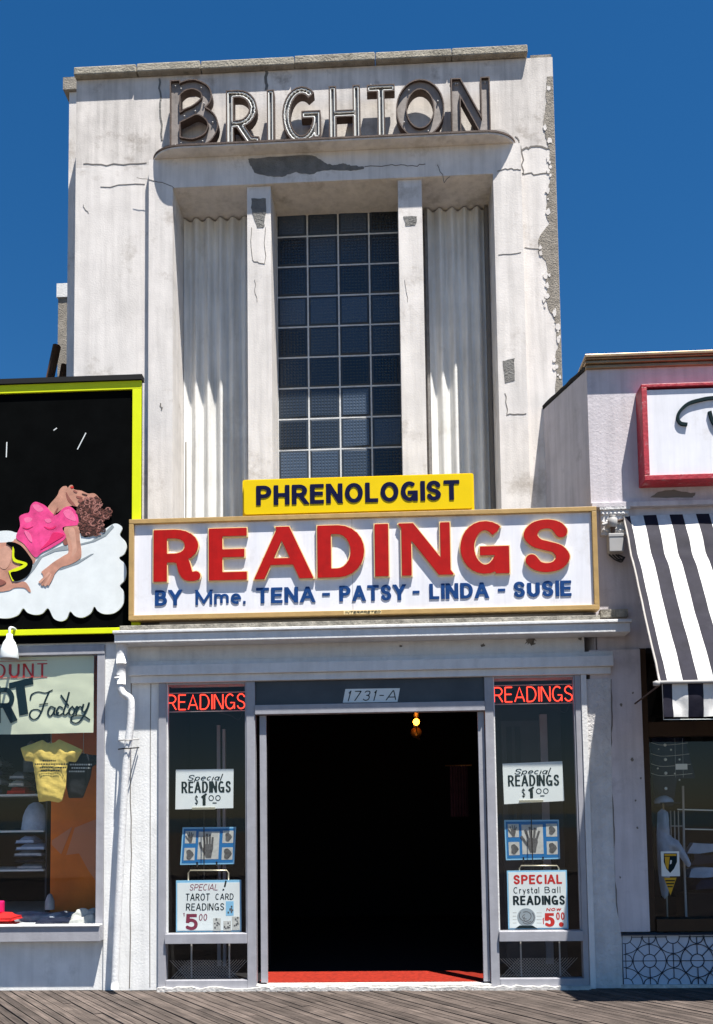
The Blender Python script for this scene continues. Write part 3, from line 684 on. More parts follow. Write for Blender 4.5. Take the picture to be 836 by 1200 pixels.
# frames
def frame():
    m = MB(); zt = zF1 - .001; d0, d1 = YFR, YFR + .09
    m.box(x_f0, x_f1, d0, d1, 0, zt, 'alu'); m.box(x_m0, x_m1, d0, d1, 0, zt, 'alu'); m.box(x_n0, x_n1, d0, d1, 0, zt, 'alu'); m.box(x_g0, x_g0 + .05, d0, d1, 0, zt, 'alu'); m.box(x_g0 + .053, x_g1, d0 - .012, d1, 0, zt, 'paintwhite')
    z0, z1 = Z(436, 835, YFR), Z(436, 824, YFR)
    m.box(x_m1 + .001, x_n0 - .001, d0 - .015, d1, z0, z1, 'alu'); return m, z0, z1
fr, zh0, zh1 = frame(); fr.build('door_frame', sh, .003)
tz = zF1 - .001
t = MB(); t.box(x_m1 + .001, x_n0 - .001, YFR + .03, YFR + .05, zh1 + .001, tz, 'transom'); t.build('transom', sh)
zs1, zs0 = Z(240, 1094, YFR), Z(240, 1105.5, YFR); zb1 = Z(240, 1149, YFR)
def dispwin(a, b):
    fo = MB(); fo.box(a + .001, b - .001, YFR - .03, YFR + .085, zs0, zs1, 'alu'); fo.box(a + .001, b - .001, YFR - .004, YFR + .085, .02, zb1, 'alu')
    fo.box(a + .001, a + .014, YFR + .012, YFR + .06, zs1 + .001, tz, 'paintwhite'); fo.box(b - .014, b - .001, YFR + .012, YFR + .06, zs1 + .001, tz, 'alu'); fo.box(a + .015, b - .015, YFR + .012, YFR + .06, tz - .02, tz, 'alu')
    o = fo.build('display_window', sh, .003)
    pane(a + .014, b - .014, YFR + .03, YFR + .036, zs1, tz - .02, 'glass').build('pane', o)
    pane(a + .001, b - .001, YFR + .03, YFR + .036, zb1, zs0, 'glass').build('pane', o)
    g = MB()
    for u in (.28, .75): g.box(a + (b - a) * u - .006, a + (b - a) * u + .006, YFR + .12, YFR + .135, zb1, zs0, 'box')
    hgt = (zs0 - zb1) * .5
    for i in range(-8, 26):
        for sgn in (1, -1):
            x = a + i * .026; p = [(x, zb1), (x + sgn * hgt, zb1 + hgt)]
            if a + .01 < p[0][0] < b - .01 and a + .01 < p[1][0] < b - .01: g.tube([(p[0][0], YFR + .1 + .003 * sgn, p[0][1]), (p[1][0], YFR + .1 + .003 * sgn, p[1][1])], .0018, 'box', 4)
    g.build('security_mesh', o)
    return o
dispwin(x_f1, x_m0); dispwin(x_n1, x_g0)
for a, b in ((305, 312.7), (562.5, 570)):
    m = MB(); m.box(X(a, yM, -.27), X(b, yM, -.27), -.272, -.235, .06, zh0 - .004, 'alu'); lab(m.build('door_jamb', sh, .002), 'grey sliding door jamb')
th = MB(); zt0 = .045
tp = jag([(x_f0, .03), (x_g1 - .05, .03)], .012, 60)
th.prism([(x_f0, -.01)] + tp + [(x_g1 - .05, -.01)], YFR - .04, YFR - .002, 'threshold')
th.box(x_m1 + .001, x_n0 - .001, YFR - .02, -.2, 0, zt0, 'threshold'); th.build('threshold', sh)
B(x_m1 + .002, x_n0 - .002, -.199, .36, .0, .05, 'carpet').build('carpet', sh)
B(x_m1 + .002, x_n0 - .002, .361, 5.2, .0, .045, 'dark').build('floor', sh)  # near-black colour stands in for the shade on the rest of the carpet
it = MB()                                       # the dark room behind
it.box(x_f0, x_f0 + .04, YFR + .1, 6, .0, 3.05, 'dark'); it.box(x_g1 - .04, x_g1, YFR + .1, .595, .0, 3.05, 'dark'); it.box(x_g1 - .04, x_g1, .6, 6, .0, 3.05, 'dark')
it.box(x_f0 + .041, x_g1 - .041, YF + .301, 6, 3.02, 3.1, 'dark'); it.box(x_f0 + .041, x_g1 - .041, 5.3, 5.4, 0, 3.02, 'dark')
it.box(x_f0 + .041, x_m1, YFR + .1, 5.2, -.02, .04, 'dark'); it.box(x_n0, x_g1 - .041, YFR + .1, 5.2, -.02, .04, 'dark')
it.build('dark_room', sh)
ip = MB()                                       # partitions of the window bays
xa, xb = x_n1 + .02, x_g1 - .045; yb_ = .75
ip.box(xa, xb, yb_, yb_ + .03, .05, 2.98, 'darkgrey'); x0 = X(588, 900, yb_)
ip.box(x0, X(633, 900, yb_), yb_ - .03, yb_ - .001, .05, Z(610, 845, yb_), 'greydoor'); ip.box(X(633.4, 900, yb_), X(642, 900, yb_), yb_ - .045, yb_ - .001, .05, Z(610, 838, yb_), 'alu')
ip.box(X(594, 900, yb_), X(600, 900, yb_), yb_ - .045, yb_ - .031, 1.5, Z(600, 852, yb_), 'darkgrey'); ip.box(X(604, 900, yb_), X(610, 900, yb_), yb_ - .045, yb_ - .031, 1.5, Z(600, 852, yb_), 'darkgrey')
ip.build('window_partition', sh)
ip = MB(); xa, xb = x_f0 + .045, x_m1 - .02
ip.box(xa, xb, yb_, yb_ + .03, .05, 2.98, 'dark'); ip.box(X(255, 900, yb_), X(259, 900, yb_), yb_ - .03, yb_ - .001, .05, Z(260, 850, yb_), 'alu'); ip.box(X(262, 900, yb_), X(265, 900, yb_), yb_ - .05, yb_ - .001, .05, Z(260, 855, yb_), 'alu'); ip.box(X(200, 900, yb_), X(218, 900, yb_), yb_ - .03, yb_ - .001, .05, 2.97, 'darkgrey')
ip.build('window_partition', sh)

# downspout
dp = MB(); Yd = YF - .15
def pt(x, y, Y): return at(x, y, Y)
dp.tube([pt(143, 754, Yd), pt(143, 778, Yd)], .052, 'paintwhite', 12); dp.tube([pt(142.5, 775, Yd), pt(142, 802, Yd)], .042, 'paintwhite', 12)
dp.tube([pt(*q, Yd) for q in spline([(142, 798), (142, 808), (146, 814), (152, 818), (154, 826), (153, 850), (147.5, 900), (142, 1000), (137, 1100), (134.5, 1159)], 4)], .034, 'paintwhite', 12)
dp.tube([pt(140, 792, Yd), pt(140, 795, Yd)], .046, 'paintwhite', 12)
for yy in (868, 878): dp.tube([pt(139, yy, YF - .02), pt(146, yy - 1, Yd - .045), pt(152, yy - 1, Yd - .045), pt(163, yy - 2, YF - .02)], .006, 'wirebk' if yy > 870 else 'box', 6)
tag(dp.build('downspout'), 'white kinked downspout pipe on the pier left of the shopfront', 'pipe')

# big sign
YRS = -.44
rs = thing('readings_sign', 'large white sign with raised red letters and blue names in a tan frame', 'sign', (X(427, 727, YRS), YRS, Z(427, 720, YRS)))
sx0, sx1 = X(151, 665, YRS), X(701.2, 655, YRS); sz0, sz1 = Z(427, 720.3, YRS), Z(427, 600.8, YRS)
fwid = .045
m = MB(); m.box(sx0 + fwid, sx1 - fwid, YRS + .03, YRS + .12, sz0 + fwid, sz1 - fwid, 'signwhite')
xm = X(413, 660, YRS); m.box(xm - .0015, xm + .0015, YRS + .0285, YRS + .031, sz0 + fwid, sz1 - fwid, 'plate'); m.build('panel', rs)
m = MB(); m.box(sx0, sx1, YRS, YRS + .13, sz0, sz0 + fwid - .001, 'gold'); m.box(sx0, sx1, YRS, YRS + .13, sz1 - fwid + .001, sz1, 'gold'); m.box(sx0, sx0 + fwid - .001, YRS + .001, YRS + .13, sz0 + fwid, sz1 - fwid, 'gold'); m.box(sx1 - fwid + .001, sx1, YRS + .001, YRS + .13, sz0 + fwid, sz1 - fwid, 'gold'); m.build('frame', rs, .004)
YB = YRS + .03
Rb = [[(0, 0), (0, 1)], bowl(0, .86, .44, 1, .45), spline([(.42, .44), (.6, .36), (.7, .1), (.82, .0), (1.0, .02)], 5)]
big = [('R', 179.5, 238), ('E', 244.5, 289), ('A', 297.6, 364.7), ('D', 372, 427), ('I', 438, 457), ('N', 471, 528), ('G', 540, 598), ('S', 613, 670)]
zt_, zb_ = Z(427, 613.8, YB - .05), Z(427, 675, YB - .05)
for ch, a, b in big:
    x0, x1 = X(a, 645, YB - .05), X(b, 645, YB - .05); wv = .125 if ch != 'N' else .088; wh = .074 if ch in 'EA' else .082
    m = MB()
    for k, gr, yf, yb_, ks in (('goldtrim', .0095, YB - .026, YB, 'goldtrim'), ('red', 0, YB - .032, YB - .0261, 'red')):
        st = strokes_of(ch, x0, x1, zb_, zt_, wv, wh, 0, Rb if ch == 'R' else None, gr)
        if ch == 'A': st[0] = (st[0][0], .088 + 2 * gr, *st[0][2:]); st[2] = (st[2][0], st[2][1], .062 + 2 * gr, st[2][3])
        if ch == 'N': st[1] = (st[1][0], .125 + 2 * gr, *st[1][2:])
        f, gx, gz = field(st, x0 - .12, x1 + .12, zb_ - .04, zt_ + .04, (zt_ - zb_) / 70, (zb_ - gr, zt_ + gr))
        emit(m, *march(f, gx, gz), yf, yb_, k, ks)
    lab(m.build('letter', rs), 'raised red letter %s with gold edge' % ch)
words = [('BY', 182, 213), ('Mme.', 229.5, 288), ('TENA', 300.5, 369.5), ('-', 378, 387), ('PATSY', 398, 475.5), ('-', 484, 492), ('LINDA', 503.5, 573), ('-', 584, 592.5), ('SUSIE', 602, 670)]
for s_, a, b in words:
    m = MB()
    xc = (a + b) / 2; yb2 = 710.2 + (xc - 182) * (698.5 - 710.2) / 488
    if s_ == '-': x0, x1 = X(a, yb2, YB), X(b, yb2, YB); zc = Z(xc, yb2 - 9, YB); m.box(x0, x1, YB - .005, YB, zc - .014, zc + .012, 'blue')
    elif s_ == 'Mme.': textpx(m, s_, a, b, yb2 - 17.5, yb2, YB, .17, 'blue', .006, .16, 0, .14)
    else: textpx(m, s_, a, b, yb2 - 18.3, yb2, YB, .235, 'blue', .006, .19, 0, .16)
    m.build('lettering', rs)
m = MB(); c0 = at(403, 720.5, YRS); c1 = at(447, 715, YRS); m.box(c0.x, c1.x, YRS - .003, YRS - .0005, sz0 + .006, sz0 + .04, 'goldtrim'); text(m, 'INTERPRETED', c0.x + .01, c1.x - .005, sz0 + .012, sz0 + .034, .004, .004, YRS - .005, .002, 'wirebk', None, .3)
m.build('small_label', rs)
# yellow sign
YY = -.42
ys = thing('yellow_sign', 'yellow lightbox sign with dark blue capitals above the white sign', 'sign', (X(420, 600, YY), YY, Z(420, 600, YY)))
yx0, yx1 = X(283.8, 580, YY), X(556, 576, YY); yz0, yz1 = sz1 + .003, Z(420, 557, YY)
def rr(x0, x1, z0, z1, r, n=4):
    p = []
    for cx, cz, a0 in ((x1 - r, z1 - r, 0), (x0 + r, z1 - r, 90), (x0 + r, z0 + r, 180), (x1 - r, z0 + r, 270)):
        p += [(cx + r * math.cos(math.radians(a0 + 90 * i / n)), cz + r * math.sin(math.radians(a0 + 90 * i / n))) for i in range(n + 1)]
    return p
m = MB(); m.prism(rr(yx0, yx1, yz0, yz1, .02), YY + .03, YY + .16, 'yellow'); m.prism(rr(yx0 + .018, yx1 - .018, yz0 + .018, yz1 - .018, .03), YY, YY + .031, 'yellow'); m.build('lightbox', ys, .008)
m = MB(); textpx(m, 'PHRENOLOGIST', 300.5, 539, 566, 589, YY, .235, 'navy', .005, .19, 0, .15); m.build('lettering', ys)

# number plate
n_ = MB(); YNp = YFR + .029; c = [(402, 823.5), (466, 822.5), (469, 806.5), (405, 807.5)]
n_.prism(poly(c, YNp), YNp - .004, YNp, 'card'); textpx(n_, '1731-A', 406, 466, 809.3, 821, YNp - .004, .09, 'ink', .002, .09, .28, .3)
tag(n_.build('house_number_plate'), 'slanted white house number plate on glass above doorway', 'number plate')

# neon signs
YNE = YFR + .075
for (a, b, t0, b0, wname) in ((197, 288, 814, 831, 'left'), (579.5, 672, 805, 822, 'right')):
    loc = at((a + b) / 2, b0, YNE)
    ns = thing('neon_sign', 'red neon lettering glowing at the top of the window %s of the doorway' % wname, 'neon sign', tuple(loc), 'neon signs in the display windows')
    x0, x1 = X(a, b0, YNE), X(b, b0, YNE); z0, z1 = loc.z, Z((a + b) / 2, t0, YNE); H = z1 - z0
    s_ = 'READINGS'; ws = [G[q][0] * H + .012 for q in s_]; g = .2 * H; f = (x1 - x0) / (sum(ws) + g * 7); x = x0; nm = MB()
    for q, w_ in zip(s_, ws):
        for st_ in G[q][1]:
            nm.tube([(x + u * w_ * f * .92, YNE, z0 + v * H) for u, v in st_], .0056, 'neon', 6)
        x += (w_ + g) * f
    nm.build('neon_lettering', ns)
    bk = MB(); bk.tube([(x0 - .01, YNE + .01, z0 - .02), (x1 + .01, YNE + .01, z0 - .02)], .005, 'plate', 6); bk.tube([(x0 - .01, YNE + .01, z1 + .02), (x1 + .01, YNE + .01, z1 + .02)], .005, 'plate', 6)
    xe, xd = x1 - .1, x1 - .03
    bk.tube(spline([(xd, YNE + .02, z0 - .02), (xd - .04, YNE + .05, z0 - .1), (xe - .05, YNE + .05, z0 - .06), (xe - .2, YNE + .03, z0 - .02)], 5), .004, 'wirebk', 5)
    bk.build('rack', ns)

# showcards on price stands
YCd = -.17
def showcard(corners, lbl):
    m = MB(); p = poly(corners, YCd); m.prism(p, YCd - .004, YCd, 'card')
    (xl, yt), (xr, yt2), (xr2, yb), (xl2, yb2) = corners; h = yb - yt; yy = YCd - .004; w_ = xr - xl; dx = 1
    textpx(m, 'Special', xl + w_ * .19, xl + w_ * .80, yt + h * .13, yt + h * .28, yy, .19, 'ink', .0015, .11, .4, .14)
    textpx(m, 'READINGS', xl + w_ * .08 + dx, xr - w_ * .06 + dx, yt + h * .30, yt + h * .60, yy, .17, 'ink', .0015, .13, 0, .17)
    textpx(m, '1', xl + w_ * .40 + dx, xl + w_ * .52 + dx, yt + h * .66, yt + h * .93, yy, .3, 'ink', .0015, .1)
    textpx(m, '$', xl + w_ * .31 + dx, xl + w_ * .37 + dx, yt + h * .68, yt + h * .90, yy, .08, 'ink', .0015, .08)
    textpx(m, '00', xl + w_ * .55 + dx, xl + w_ * .76 + dx, yt + h * .66, yt + h * .81, yy, .14, 'ink', .0015, .12)
    textpx(m, '-', xl + w_ * .62 + dx, xl + w_ * .69 + dx, yt + h * .80, yt + h * .93, yy, .12, 'ink', .0015, .2)
    textpx(m, 'I', xl + w_ * .38 + dx, xl + w_ * .55 + dx, yt + h * .9, yt + h * .935, yy, .9, 'ink', .0012, .9)
    a = at(xl + w_ * .28, yb + .3, YCd); b = at(xl + w_ * .68, yb + .3, YCd)
    m.box(a.x, b.x, YCd - .012, YCd + .02, a.z - .012, a.z + .008, 'wire')
    mid = (a + b) / 2; m.tube([(mid.x, YCd + .012, a.z), (mid.x, YCd + .012, zs1 + .01)], .005, 'wirebk', 6); m.box(mid.x - .08, mid.x + .08, YCd - .03, YCd + .06, zs1 - .1, zs1 - .085, 'wirebk')
    tag(m.build('showcard'), lbl, 'sign', 'one dollar showcards in the display windows')
showcard([(206.5, 902), (274, 901), (273.6, 947), (205.8, 948.5)], 'white one dollar showcard hanging level in the window left of the doorway')
showcard([(589, 895), (659, 892), (661.5, 938.5), (591, 942.5)], 'white one dollar showcard hanging askew in the window right of the doorway')
YPo = -.10
def hand(m, cx, cz, s, Y, k, splay=1.0, flip=1):
    palm = [(-.34, -.5), (-.38, -.1), (-.32, .12), (.34, .12), (.36, -.2), (.26, -.55), (.2, -.9), (-.2, -.9)]
    m.prism([(cx + flip * x * s, cz + z * s) for x, z in palm], Y - .0015, Y, k)
    for i, (bx, ln, an) in enumerate(((-.27, .62, -.24), (-.09, .78, -.08), (.1, .72, .07), (.28, .52, .22))):
        a = (cx + flip * bx * s, cz + .05 * s); e = (a[0] + flip * math.sin(an * splay) * ln * s, a[1] + math.cos(an * splay) * ln * s)
        mid = ((a[0] + e[0]) / 2, (a[1] + e[1]) / 2)
        m.ribbon([a, mid, e], .15 * s, .15 * s, Y - .0018 - .0002 * i, Y, k)
    a = (cx - flip * .3 * s, cz - .42 * s); m.ribbon([a, (cx - flip * .55 * s, cz - .1 * s), (cx - flip * (.6 + .1 * splay) * s, cz + .2 * s)], .16 * s, .16 * s, Y - .003, Y, k)
def handposter(corners, lbl, splay, flip):
    m = MB(); p = poly(corners, YPo); m.prism(p, YPo - .008, YPo, 'posterpale')
    x0 = (p[0][0] + p[3][0]) / 2; x1 = (p[1][0] + p[2][0]) / 2; z1 = (p[0][1] + p[1][1]) / 2; z0 = (p[2][1] + p[3][1]) / 2; w_, h_ = x1 - x0, z1 - z0; Y = YPo - .008
    def q(u, v): # bilinear in the board so that its lean is kept
        a = Vector(p[3]).lerp(Vector(p[2]), u); b = Vector(p[0]).lerp(Vector(p[1]), u); return tuple(a.lerp(b, v))
    def rect(u0, u1, v0, v1, dy, k): m.prism([q(u0, v0), q(u1, v0), q(u1, v1), q(u0, v1)], Y - dy, Y, k)
    rect(.025, .975, .04, .96, .001, 'posterblue'); rect(.31, .70, .14, .88, .002, 'photo')
    for u0, v0 in ((.06, .57), (.06, .12), (.76, .57), (.76, .12)): rect(u0, u0 + .2, v0, v0 + .33, .002, 'photo')
    c = q(.505, .5); hand(m, c[0], c[1], h_ * .36, Y - .002, 'photodark', splay, flip)
    c = q(.16, .73); hand(m, c[0], c[1], h_ * .16, Y - .002, 'photodark', 1.5, 1)
    for u, v, r in ((.16, .27, .085), (.86, .73, .075), (.86, .28, .09)):
        c = q(u, v); m.prism([(c[0] + r * w_ * (.85 + .25 * math.sin(3 * a + u * 9)) * math.cos(a) * .9, c[1] + r * w_ * 1.1 * math.sin(a)) for a in [i * math.pi / 7 for i in range(14)]], Y - .0035, Y, 'photodark')
    zb0 = min(z for _, z in p)
    tag_o = m
    e = MB()
    for u in (.32, .68):
        c = q(u, 0); e.tube([(c[0], Y - .01, c[1] - .012), (c[0], Y - .018, c[1] + .025)], .008, 'wirebk', 6); e.tube([(c[0], Y + .0, c[1] - .012), (c[0], YPo + .1, c[1] - .3)], .006, 'wirebk', 6)
        e.tube([(c[0], YPo + .1, c[1] - .3), (c[0], YPo + .1, zs1 - .09)], .006, 'wirebk', 6)
    t_ = thing('palmistry_poster', lbl, 'poster', ((x0 + x1) / 2, YPo, zb0), 'blue palmistry posters in the display windows')
    m.build('poster_board', t_); e.build('easel', t_)
handposter([(214.5, 969.5), (277, 969), (275, 1012.5), (211.5, 1013.5)], 'blue palmistry poster with closed-finger hand print in the left display window', .35, 1)
handposter([(591, 961), (655, 960.5), (656.5, 1006.5), (593, 1008)], 'blue palmistry poster with spread-finger hand print in the right display window', 1.5, 1)
YTa = -.20
def framed(x0p, x1p, ytp, ybp): return X(x0p, ybp, YTa), X(x1p, ybp, YTa), Z((x0p + x1p) / 2, ybp, YTa), Z((x0p + x1p) / 2, ytp, YTa)
def wire_handle(m, xa, xb, yt, yb):
    m.tube([at(xa, yb, YTa + .02), at(xa, yt + 3, YTa + .02), at(xa + 2, yt, YTa + .02), at(xb - 2, yt, YTa + .02), at(xb, yt + 3, YTa + .02), at(xb, yb, YTa + .02)], .007, 'wire', 6)
x0, x1, z0, z1 = framed(206.5, 283, 1031.5, 1093); z0 = zs1 + .001
tc = thing('tarot_card_sign', 'hand-lettered five dollar tarot card sign in a pale frame on the left window sill', 'sign', ((x0 + x1) / 2, YTa, z0))
m = MB(); m.box(x0, x1, YTa, YTa + .012, z0, z1, 'posterpale'); m.box(x0 + .012, x1 - .012, YTa - .002, YTa + .001, z0 + .012, z1 - .022, 'card')
for a, b, c_, d_ in ((265, 274, 1056, 1073), (272, 281, 1074, 1090), (262, 271, 1079, 1091), (250, 259, 1076, 1091)):
    p, q = at(a, d_, YTa), at(b, c_, YTa); m.box(p.x, q.x, YTa - .003, YTa, p.z, q.z, 'posterpale' if a == 265 else 'photo')
    for _ in range(7):
        u, v = random.uniform(p.x + .01, q.x - .01), random.uniform(p.z + .01, q.z - .02); m.box(u - .007, u + .007, YTa - .0036 - random.random() * .0004, YTa, v, v + random.uniform(.008, .026), 'photodark')
m.build('card_board', tc)
m = MB(); Yt2 = YTa - .002
textpx(m, 'SPECIAL', 222, 256, 1036, 1043.5, Yt2, .1, 'inkmaroon', .001, .1, .2, .15); textpx(m, '!', 261, 266, 1033, 1043, Yt2, .2, 'ink', .001, .2)
textpx(m, 'TAROT', 217.5, 246, 1047, 1055.5, Yt2, .13, 'ink', .001, .13, .05, .2); textpx(m, 'CARD', 252.5, 274, 1047, 1054.5, Yt2, .13, 'ink', .001, .13, .05, .2); textpx(m, 'READINGS', 218, 263, 1058.5, 1067, Yt2, .13, 'ink', .001, .13, .05, .2)
textpx(m, '5', 217, 232, 1071, 1090, Yt2, .22, 'inkmaroon', .001, .2); textpx(m, '1', 214.5, 216.8, 1070, 1074, Yt2, .2, 'inkmaroon', .001); textpx(m, '00', 233, 243, 1071, 1079, Yt2, .12, 'inkmaroon', .001, .12, .1)
m.build('lettering', tc); m = MB(); wire_handle(m, 221, 268, 1020, 1034); m.build('wire_stand', tc)
x0, x1, z0, z1 = framed(596, 666.5, 1020, 1092); z0 = zs1 + .001
cb = thing('crystal_ball_sign', 'framed white card with red heading and a drawn crystal ball on the right window sill', 'sign', ((x0 + x1) / 2, YTa, z0))
m = MB(); m.box(x0, x1, YTa, YTa + .012, z0, z1, 'posterpale'); m.box(x0 + .012, x1 - .012, YTa - .002, YTa + .001, z0 + .012, z1 - .014, 'card')
c = at(617, 1075, YTa); rb_ = .083
m.prism([(c.x + rb_ * math.cos(a), c.z + rb_ * math.sin(a)) for a in [i * math.pi / 14 for i in range(28)]], YTa - .003, YTa, 'cloudgrey')
for i in range(5):
    a0 = random.uniform(0, 360); m.ribbon([(c.x + p[0], c.z + p[1]) for p in ell(random.uniform(-.02, .02), random.uniform(-.02, .02), .03 + .008 * i, .02 + .01 * i, a0, a0 + 170, 8)], .006, .006, YTa - .0034 - .0002 * i, YTa, 'photodark')
m.prism(poly([(604, 1088), (609, 1084.5), (624, 1084.5), (630, 1088)], YTa), YTa - .0036, YTa, 'ink'); 
for zz in (1070, 1074, 1078, 1082):
    for xa_, xb_ in ((601, 605.5), (629, 635)): a, b = at(xa_, zz, YTa), at(xb_, zz - .8, YTa); m.box(a.x, b.x, YTa - .0026, YTa, a.z, b.z, 'photo')
m.build('card_board', cb)
m = MB()
textpx(m, 'SPECIAL', 602, 659, 1025, 1036, Yt2, .22, 'inkred', .001, .2, 0, .16); textpx(m, 'Crystal', 602, 632, 1039.5, 1047, Yt2, .12, 'ink', .001, .12, 0, .22); textpx(m, 'Ball', 638.5, 657, 1039, 1046.5, Yt2, .12, 'ink', .001, .12, 0, .28)
textpx(m, 'READINGS', 601.5, 662.5, 1049.5, 1060.5, Yt2, .22, 'ink', .001, .18, 0, .16); textpx(m, 'NOW', 640, 658, 1064, 1067.5, Yt2, .3, 'inkred', .001, .25, .3, .2)
textpx(m, '5', 638, 650.5, 1070, 1086, Yt2, .3, 'inkred', .001, .2); textpx(m, '1', 635.8, 638, 1076, 1083, Yt2, .15, 'inkred', .001); textpx(m, '00', 652, 662, 1069, 1078, Yt2, .16, 'inkred', .001, .14)
c = at(658, 1083.3, Yt2); m.prism([(c.x + .022 * math.cos(a), c.z + .022 * math.sin(a)) for a in [i * math.pi / 7 for i in range(14)]], Yt2 - .001, Yt2, 'inkred')
m.build('lettering', cb); m = MB(); wire_handle(m, 609, 655, 1014.5, 1022); m.build('wire_stand', cb)

# lamp and curtain inside the dark room
YLp = 2.6; c = at(488, 846, YLp)
lm = thing('wall_lamp', 'glowing amber sconce deep inside the dark doorway', 'lamp', tuple(c))
MB().lathe(c, [(.0, -.045), (.03, -.03), (.042, 0), (.03, .03), (0, .045)], 'bulb', 12).build('bulb', lm)
m = MB(); m.lathe(c, [(.07, -.05), (.10, .0), (.095, .10), (.07, .13)], 'amber', 14); m.build('lamp_shade', lm)
m = MB(); m.tube([c + Vector((0, .0, -.05)), c + Vector((0, .0, -.17))], .012, 'brass'); m.tube(spline([tuple(c + Vector((0, 0, -.16))), tuple(c + Vector((.04, .06, -.22))), tuple(c + Vector((0, .14, -.16)))], 5), .011, 'brass'); m.lathe(c + Vector((0, .15, -.12)), [(.0, -.03), (.07, -.02), (.07, .0)], 'brass', 12, 'Y'); m.build('bracket', lm)
pl_ = bpy.data.lights.new('lamp_glow', 'POINT'); pl_.energy = .5; pl_.color = (1, .45, .12); pl_.shadow_soft_size = .05
po = bpy.data.objects.new('lamp_glow', pl_); COL.objects.link(po); po.parent = lm; po.location = (0, -.0, .09)
Yc = 1.6; m = MB(); x0, x1 = X(527, 900, Yc), X(548, 900, Yc); n = 24; vs = []
for i in range(n + 1):
    x = x0 + (x1 - x0) * i / n; y = Yc + .02 * math.sin(i * 1.7)
    vs += [(x, y, Z(537, 957, Yc)), (x, y, Z(537, 897, Yc))]
m.add(vs, [(2 * i, 2 * i + 2, 2 * i + 3, 2 * i + 1) for i in range(n)], 'curtain', True)
m.tube([(x0 - .05, Yc, Z(537, 897, Yc)), (x1 + .05, Yc, Z(537, 897, Yc))], .008, 'brass', 6)
tag(m.build('curtain'), 'dim maroon curtain hanging at right inside the doorway', 'curtain')

# ================================================================ LEFT SHOP
ls = thing('clothes_shop', 'neighbouring clothes shop with a big plate glass window under the black painted sign', 'shopfront', (X(50, 1157, YF), YF, 0))
LX0 = -8.0; lx1 = x_pL - .002; ox1 = X(113.5, yM, YF)
zl_s1, zl_s0 = Z(60, 1086, YF - .1), Z(60, 1104, YF - .1); zl_t = Z(60, 768, YF)
m = MB(); m.box(LX0, lx1, YF + .02, YF + .2, 0, zl_s0, 'pierwhite'); m.build('stall_riser', ls); m = MB(); m.box(LX0, lx1, YF, YF + .2, zl_t + .03, 5.1, 'pierwhite'); m.build('wall', ls)
m = MB(); m.box(ox1, lx1, YF - .015, YF + .1, zl_s1 + .001, zl_t - .001, 'alu'); m.box(LX0, lx1, YF - .02, YF + .1, zl_t, zl_t + .09, 'alu'); o = m.build('shop_window', ls, .003)
pane(LX0, ox1 - .001, YF - .012, YF - .006, zl_s1, zl_t - .001, 'glass').build('pane', o)
m = MB(); m.box(LX0, lx1, YF - .1, YF + .12, zl_s0 + .002, zl_s1, 'alu'); m.box(LX0, lx1, YF - .115, YF - .02, zl_s1 + .0005, zl_s1 + .015, 'paintwhite'); m.build('sill', o, .004)
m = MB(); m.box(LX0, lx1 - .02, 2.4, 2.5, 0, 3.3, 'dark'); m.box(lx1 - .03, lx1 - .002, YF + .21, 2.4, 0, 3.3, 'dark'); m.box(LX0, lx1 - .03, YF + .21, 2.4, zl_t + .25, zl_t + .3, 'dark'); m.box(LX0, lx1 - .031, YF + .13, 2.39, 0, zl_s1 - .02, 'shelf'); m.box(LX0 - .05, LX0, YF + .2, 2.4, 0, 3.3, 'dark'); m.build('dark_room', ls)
YO = .55
m = MB(); m.box(X(60, 950, YO), lx1 - .032, YO, YO + .05, zl_s1 - .019, zl_t + .24, 'orange')
m.prism(poly([(61, 985), (85, 969), (72, 1001), (61, 990)], YO), YO - .004, YO, 'orangel'); m.prism(poly([(88, 970), (113, 960), (118, 1040), (104, 1020), (93, 1000), (78, 1002)], YO), YO - .004, YO, 'orangel')
m.build('orange_partition', ls)
shf = MB(); YSh = .75
for yy in (931, 973, 1018): shf.box(LX0, X(60, yy, YSh) - .02, YSh - .15, YSh + .45, Z(30, yy, YSh) - .018, Z(30, yy, YSh), 'shelf')
shf.box(X(60, 950, YSh) - .018, X(60, 950, YSh), YSh - .1, YSh + .45, zl_s1 - .019, 2.4, 'darkgrey')
shf.build('wall_shelf', ls)
def pile(x0p, x1p, yb, yt, Y, n, k, lbl, cat, name='folded_clothes', seed=1):
    random.seed(seed); m = MB(); x0, x1 = X(x0p, yb, Y), X(x1p, yb, Y); z0, z1 = Z((x0p + x1p) / 2, yb, Y) + .002, Z((x0p + x1p) / 2, yt, Y); h = (z1 - z0) / n
    for i in range(n):
        r = [random.uniform(0, .15 * (x1 - x0)) for _ in range(2)]; xa, xb = x0 + r[0], x1 - r[1]; nx, ny = 10, 5; vs = []
        for jy in range(ny + 1):
            for jx in range(nx + 1):
                u, v = jx / nx, jy / ny; e = (1 - (2 * u - 1) ** 4) * (1 - (2 * v - 1) ** 4)
                vs.append((xa + (xb - xa) * u, Y - .12 + .28 * v, z0 + i * h + h * 1.0 * e * (.8 + .35 * random.random())))
        m.add(vs, [(jy * (nx + 1) + jx, jy * (nx + 1) + jx + 1, (jy + 1) * (nx + 1) + jx + 1, (jy + 1) * (nx + 1) + jx) for jy in range(ny) for jx in range(nx)], k if isinstance(k, str) else k[i % len(k)], True)
        m.box(xa + .01, xb - .01, Y - .11, Y + .15, z0 + i * h + .001, z0 + i * h + h * .45, k if isinstance(k, str) else k[i % len(k)])
    tag(m.build(name), lbl, cat)
